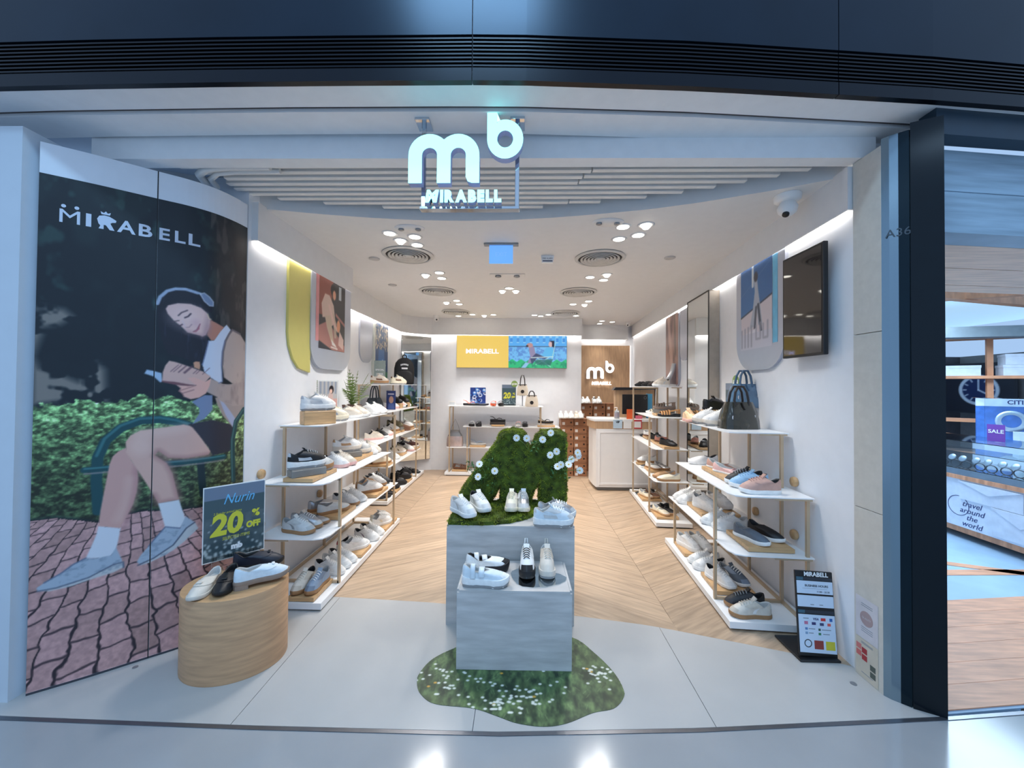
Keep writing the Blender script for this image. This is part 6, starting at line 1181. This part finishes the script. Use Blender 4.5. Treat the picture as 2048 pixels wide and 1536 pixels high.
canvas((.02,6.56,1.345),.19,.19,'tall cream canvas bag with black trim on a stand',.16); canvas((.175,6.47,1.1635),.22,.19,'cream canvas bag with round patch beside the taller one',.07)
e=empty('bag_stand',(.02,6.56,1.1635),label='slim metal stand under the tall canvas bag',cat='display stand'); BX('foot',GREYM,e,-.05,.05,-.03,.03,0,.005); BX('stem',GREYM,e,-.008,.008,-.004,.004,.005,.176); BX('plate',GREYM,e,-.05,.05,-.03,.03,.176,.181)
e=empty('drawstring_bag',(-1.125,6.57,.4685),label='silver pink drawstring bag on the back wall rack',cat='handbag'); SV=mat('silver_pink',(206,186,180),.3,.5,noise=.12); SG=mat('silver_grey',(128,130,134),.35,.4)
MB().loft([[(sx*a,sy*b_,z) for sx,sy in((-1,-.8),(-.8,-1),(.8,-1),(1,-.8),(1,.8),(.8,1),(-.8,1),(-1,.8))] for a,b_,z in((.13,.06,0),(.135,.065,.02),(.13,.06,.13),(.122,.055,.175))]).build('body',SV,e); MB().loft([[(sx*a,sy*b_,z) for sx,sy in((-1,-.8),(-.8,-1),(.8,-1),(1,-.8),(1,.8),(.8,1),(-.8,1),(-1,.8))] for a,b_,z in((.12,.054,.176),(.1,.045,.215),(.07,.035,.255),(.085,.04,.275))]).build('gathered_top',SG,e); MB().tube([(-.09,0,.22),(-.05,0,.36),(0,0,.46),(.05,0,.36),(.09,0,.22)],.004,6).build('cord',SG,e)
# ================================================================ neighbouring watch shop
NW=mat('shop_plank',(214,150,112),.5,noise=.16,nscale=4,stretch=(1,8,1)); NC=mat('shop_concrete',(150,176,200),.6,noise=.07,nscale=3)
MB().prism([(1.97,1.85),(5.6,2.3),(8.4,9.2),(2.3,9.2)],-.05,.0005).build('floor_shop',NC,kind='structure')
nf=empty('floor_shop_boards',kind='structure')
for k in range(6): MB().prism([(1.98,1.866+.14*k),(4.9,2.225+.14*k),(4.9,2.363+.14*k),(1.98,2.004+.14*k)],.0006,.006).build('plank',NW,nf)
for a,b in(((2.1,3.15),(5.0,3.3)),((2.1,4.0),(5.0,2.9))): MB().prism([a,b,(b[0],b[1]+.09),(a[0],a[1]+.09)],.0006,.004).build('plank',NW,nf)
BC=mat('board_concrete',(166,190,206),.7,noise=.14,nscale=3,stretch=(.6,1,9),bump=.2,bscale=8)
wl=empty('wall_shop_header',kind='structure')
for k in range(4): MB().prism([(1.97,1.95+.004*(k%2)),(4.8,2.3+.004*(k%2)),(4.8,2.45),(1.97,2.1)],2.29+.105*k,2.29+.105*k+.1035).build('board',BC,wl)
MB().prism([(1.95,1.85),(4.8,2.19),(4.8,2.25),(1.95,1.93)],2.712,2.84).build('trim_12',mat('header_dark',(26,50,66),.4),kind='structure')
for k in range(5): MB().prism([(1.97,2.1+.18*k),(4.9,2.45+.18*k),(4.9,2.625+.18*k),(1.97,2.275+.18*k)],2.29+.002*(k%2),2.32).build('board',mat('soffit_plank',(236,204,178),.5,noise=.1,nscale=4,stretch=(1,8,1)),wl)
MB().prism([(2.1,3.0),(8.4,3.4),(8.4,9.2),(2.45,9.2),(2.4,7.6)],2.70,2.74).build('ceiling_shop',mat('shop_ceiling_glow',(176,214,240),.6,emit=.75,noise=.04),kind='structure')  # ceiling colour glows by itself, standing in for light falling on it
MB().prism([(2.3,6.2),(7.0,4.9),(7.0,5.15),(2.3,6.45)],2.2,2.34).build('beam_shop',mat('beam_grey',(120,132,140),.6),kind='structure')
cb=empty('ceiling_shop_beams',kind='structure')
for k,(a,b) in enumerate((((2.4,3.2),(6.6,4.4)),((2.4,4.0),(6.8,5.2)),((2.4,6.2),(7.0,4.0)),((2.4,5.4),(7.0,6.6)))): d=(Vector(b)-Vector(a)).normalized(); n_=Vector((-d.y,d.x))*.05; MB().prism([tuple(Vector(a)+n_),tuple(Vector(b)+n_),tuple(Vector(b)-n_),tuple(Vector(a)-n_)],2.58+.01*k,2.699).build('beam',NW,cb)
slabwall('wall_shop',[(2.35,7.4),(8.2,7.4),(8.2,7.5),(2.35,7.5)],0,2.12,mat('shop_wall',(70,68,74),.7)); slabwall('wall_shop_side',[(7.3,2.4),(7.4,2.4),(8.3,7.4),(8.2,7.4)],0,2.12,mat('shop_wall2',(120,118,120),.7))
slabwall('wall_shop_rear',[(2.4,9.2),(8.4,9.2),(8.4,9.3),(2.4,9.3)],0,2.75,mat('shop_wall3',(170,190,206),.7))
e=empty('watch_counter',(4.75,4.1,.003),R(-3),label='white envelope-fronted watch counter with glass case in the next shop',cat='counter'); EN=mat('envelope_white',(214,220,232),.5)
BX('plinth',NW,e,-.28,.3,-.8,.9,.06,.12); BX('body',EN,e,-.3,.32,-.85,.95,.12,.60); BX('rail',NW,e,-.32,.34,-.87,.97,.60,.64); BX('tray',mat('tray_grey',(120,136,150),.4,.4),e,-.31,.33,-.86,.96,.64,.70); BX('leg',NW,e,-.2,-.1,-.7,-.6,0,.06); BX('leg',NW,e,-.2,-.1,.6,.7,0,.06)
for y0,y1,z0,z1 in((-.83,-.38,.14,.40),(-.62,-.1,.405,.585),(.3,.93,.15,.4)):
    M2=MB().prism([(y0,z0),(y1,z0),(y1,z1),(y0,z1)],-.312,-.3005,axis='x'); M2.build('envelope',EN,e); MB().prism([(y0,z1),(y1,z1),((y0+y1)/2,(z0+z1)/2)],-.322,-.3125,axis='x').build('envelope_flap',EN,e)
for k,tx in enumerate(('travel','around','the','world')): text(tx,.075,mat('ink_navy',(40,50,90)),e,face_m((-.3015,-.2,.36-.065*k),(0,-1,0)),shear=.3,ext=.0005)
MB().lathe([(.095,0),(.095,.001),(.1,.001),(.1,0)],28,cap0=False,cap1=False).xform(face_m((-.3015,-.08,.33),(0,-1,0))).build('postmark',mat('ink_navy',(40,50,90)),e)
for z in(.701,.98): BX('glass_sheet',GLASS,e,-.30,.32,-.85,.95,z,z+.006)
for x in(-.30,.314): BX('glass_sheet',GLASS,e,x,x+.006,-.85,.95,.7075,.9795)
BX('glass_shelf',GLASS,e,-.1,.3,-.84,.94,.84,.846)
wm=MB().lathe([(.026,0),(.032,.002),(.032,.01),(.026,.012),(.001,.012)],18).mesh('dial'); wm.materials.append(mat('watch_face',(196,204,214),.3,.5)); wb=MB().tube([(.03*math.cos(a)*1.5,0,-.03+.035*math.sin(a)) for a in [k*math.pi/6 for k in range(12)]],.008,6,closed=True,flat=.5).mesh('band'); wb.materials.append(mat('watch_band',(40,44,54),.4,.4))
for k in range(12):
    y=4.55-.105*k; w_=empty('wristwatch',(4.53-.012*(k%2)+.007*k*0,y,.775),R(-90),label='%s wristwatch from the blade wall in the glass counter'%(ordw(k) if k<10 else ['eleventh','twelfth'][k-10]),cat='watch',group='watches in the glass counter')
    o=link('dial',wm,w_); o.rotation_euler=(R(60),0,0); o.location=(0,-.03,.03); link('band',wb,w_)
def glow(n,c,s=.15): return mat(n,c,.5,emit=s,noise=.02)
e=empty('sale_sign',(4.72,3.95,.991),R(-70),label='small purple sale sign on the glass counter',cat='sign'); BX('sheet',mat('sale_purple',(120,70,170),.5),e,-.06,.06,0,.004,0,.17); text('SALE',.05,mat('ink_white',(240,242,244)),e,face_m((0,-.0015,.1),(1,0,0)),ext=.0004,bold=.001)
e=empty('shop_shelf',(6.55,5.55,.003),R(-35),label='light wood shelving with white boxes in the next shop',cat='shelf')
for x in(-.9,.0,.9): BX('upright',NW,e,x-.03,x+.03,-.03,.03,0,2.25)
for z in(1.05,1.66,2.22): BX('board',NW,e,-.93,.93,-.16,.16,z,z+.04)
for k,(x,w_,z) in enumerate(((-.46,.7,1.7005),(.46,.74,1.7005),(.46,.7,1.8475))):
    b=empty('white_box',tuple(Matrix.Rotation(R(-35),3,'Z')@Vector((x,0,0))+Vector((6.55,5.55,z+.0035))),R(-35),label=['long white box beside the shelf upright in the next shop','long white box at the outer shelf end in the next shop','white box stacked on the others in the next shop'][k],cat='box'); BX('body',EN,b,-w_/2,w_/2,-.13,.13,0,.11); BX('lid',EN,b,-w_/2-.004,w_/2+.004,-.134,.134,.1102,.145)
e=empty('small_plant',tuple(Matrix.Rotation(R(-35),3,'Z')@Vector((-.62,0,0))+Vector((6.55,5.55,1.849))),label='small green plant in white pot on the next shop shelf',cat='potted plant'); MB().lathe([(.04,0),(.055,.1),(.045,.1)],14).build('pot',EN,e)
lv=MB(); rs=np.random.RandomState(9); V=[];F=[]
for k in range(160): c0=Vector(rs.randn(3))*.055+Vector((0,0,.2)); d=Vector(rs.randn(3)).normalized(); s=d.orthogonal()*.02; q=len(V); V+=[tuple(c0-s),tuple(c0+s),tuple(c0+d*.07)]; F.append((q,q+1,q+2))
stuff(V,F,'foliage',mat('plant_green',(46,96,56),.6,noise=.2),e)
e=empty('watch_poster',(7.84,6.8,1.35),R(-80),label='large dark poster of a blue wristwatch on the next shop wall',cat='poster'); BX('sheet',mat('poster_dark',(34,34,42),.5),e,-.75,.75,0,.02,-.4,1.0); c=Cv(1.4,1.3,70,66,(34,36,46)); c.ell(.7,.6,.42,.42,(200,206,216)); c.ell(.7,.6,.34,.34,(30,44,84)); c.line([(.7,.6),(.7,.85)],.03,(230,234,240)); c.line([(.7,.6),(.86,.5)],.03,(230,234,240)); [c.line([(.7+.26*math.cos(k*.5236),.6+.26*math.sin(k*.5236)),(.7+.32*math.cos(k*.5236),.6+.32*math.sin(k*.5236))],.025,(226,230,236)) for k in range(12)]; link('print',c.mesh(flat(face_m((-.7,-.001,-.35),(1,0,0)))),e,printmat('photo_print'))
e.scale=(.62,.62,.62)
e=empty('display_case',(6.05,4.6,.003),R(-38),label='tall glass display case with blue backdrop in the next shop',cat='display case'); BX('base',EN,e,-.5,.5,-.25,.25,0,.85); BX('backdrop',mat('case_blue',(60,104,176),.5,emit=.1,noise=.15),e,-.48,.48,.2,.23,.855,1.3); BX('header_strip',EN,e,-.48,.48,.2,.23,1.3005,1.4); text('CITIZEN',.07,mat('ink_navy',(40,50,90)),e,face_m((-.1,.198,1.35),(1,0,0)),ext=.0005,bold=.002); MB().lathe([(.08,0),(.1,.004),(.13,.004),(.13,0)],24,cap0=False,cap1=False).xform(face_m((-.2,.196,1.12),(1,0,0))).build('printed_watch',mat('watch_face',(196,204,214)),e); BX('glass_front',GLASS,e,-.5,.5,-.25,-.244,.855,1.4); BX('glass_top',GLASS,e,-.5,.5,-.25,.25,1.401,1.407); BX('stand',WHITE,e,-.2,.3,-.05,.15,.855,1.0)
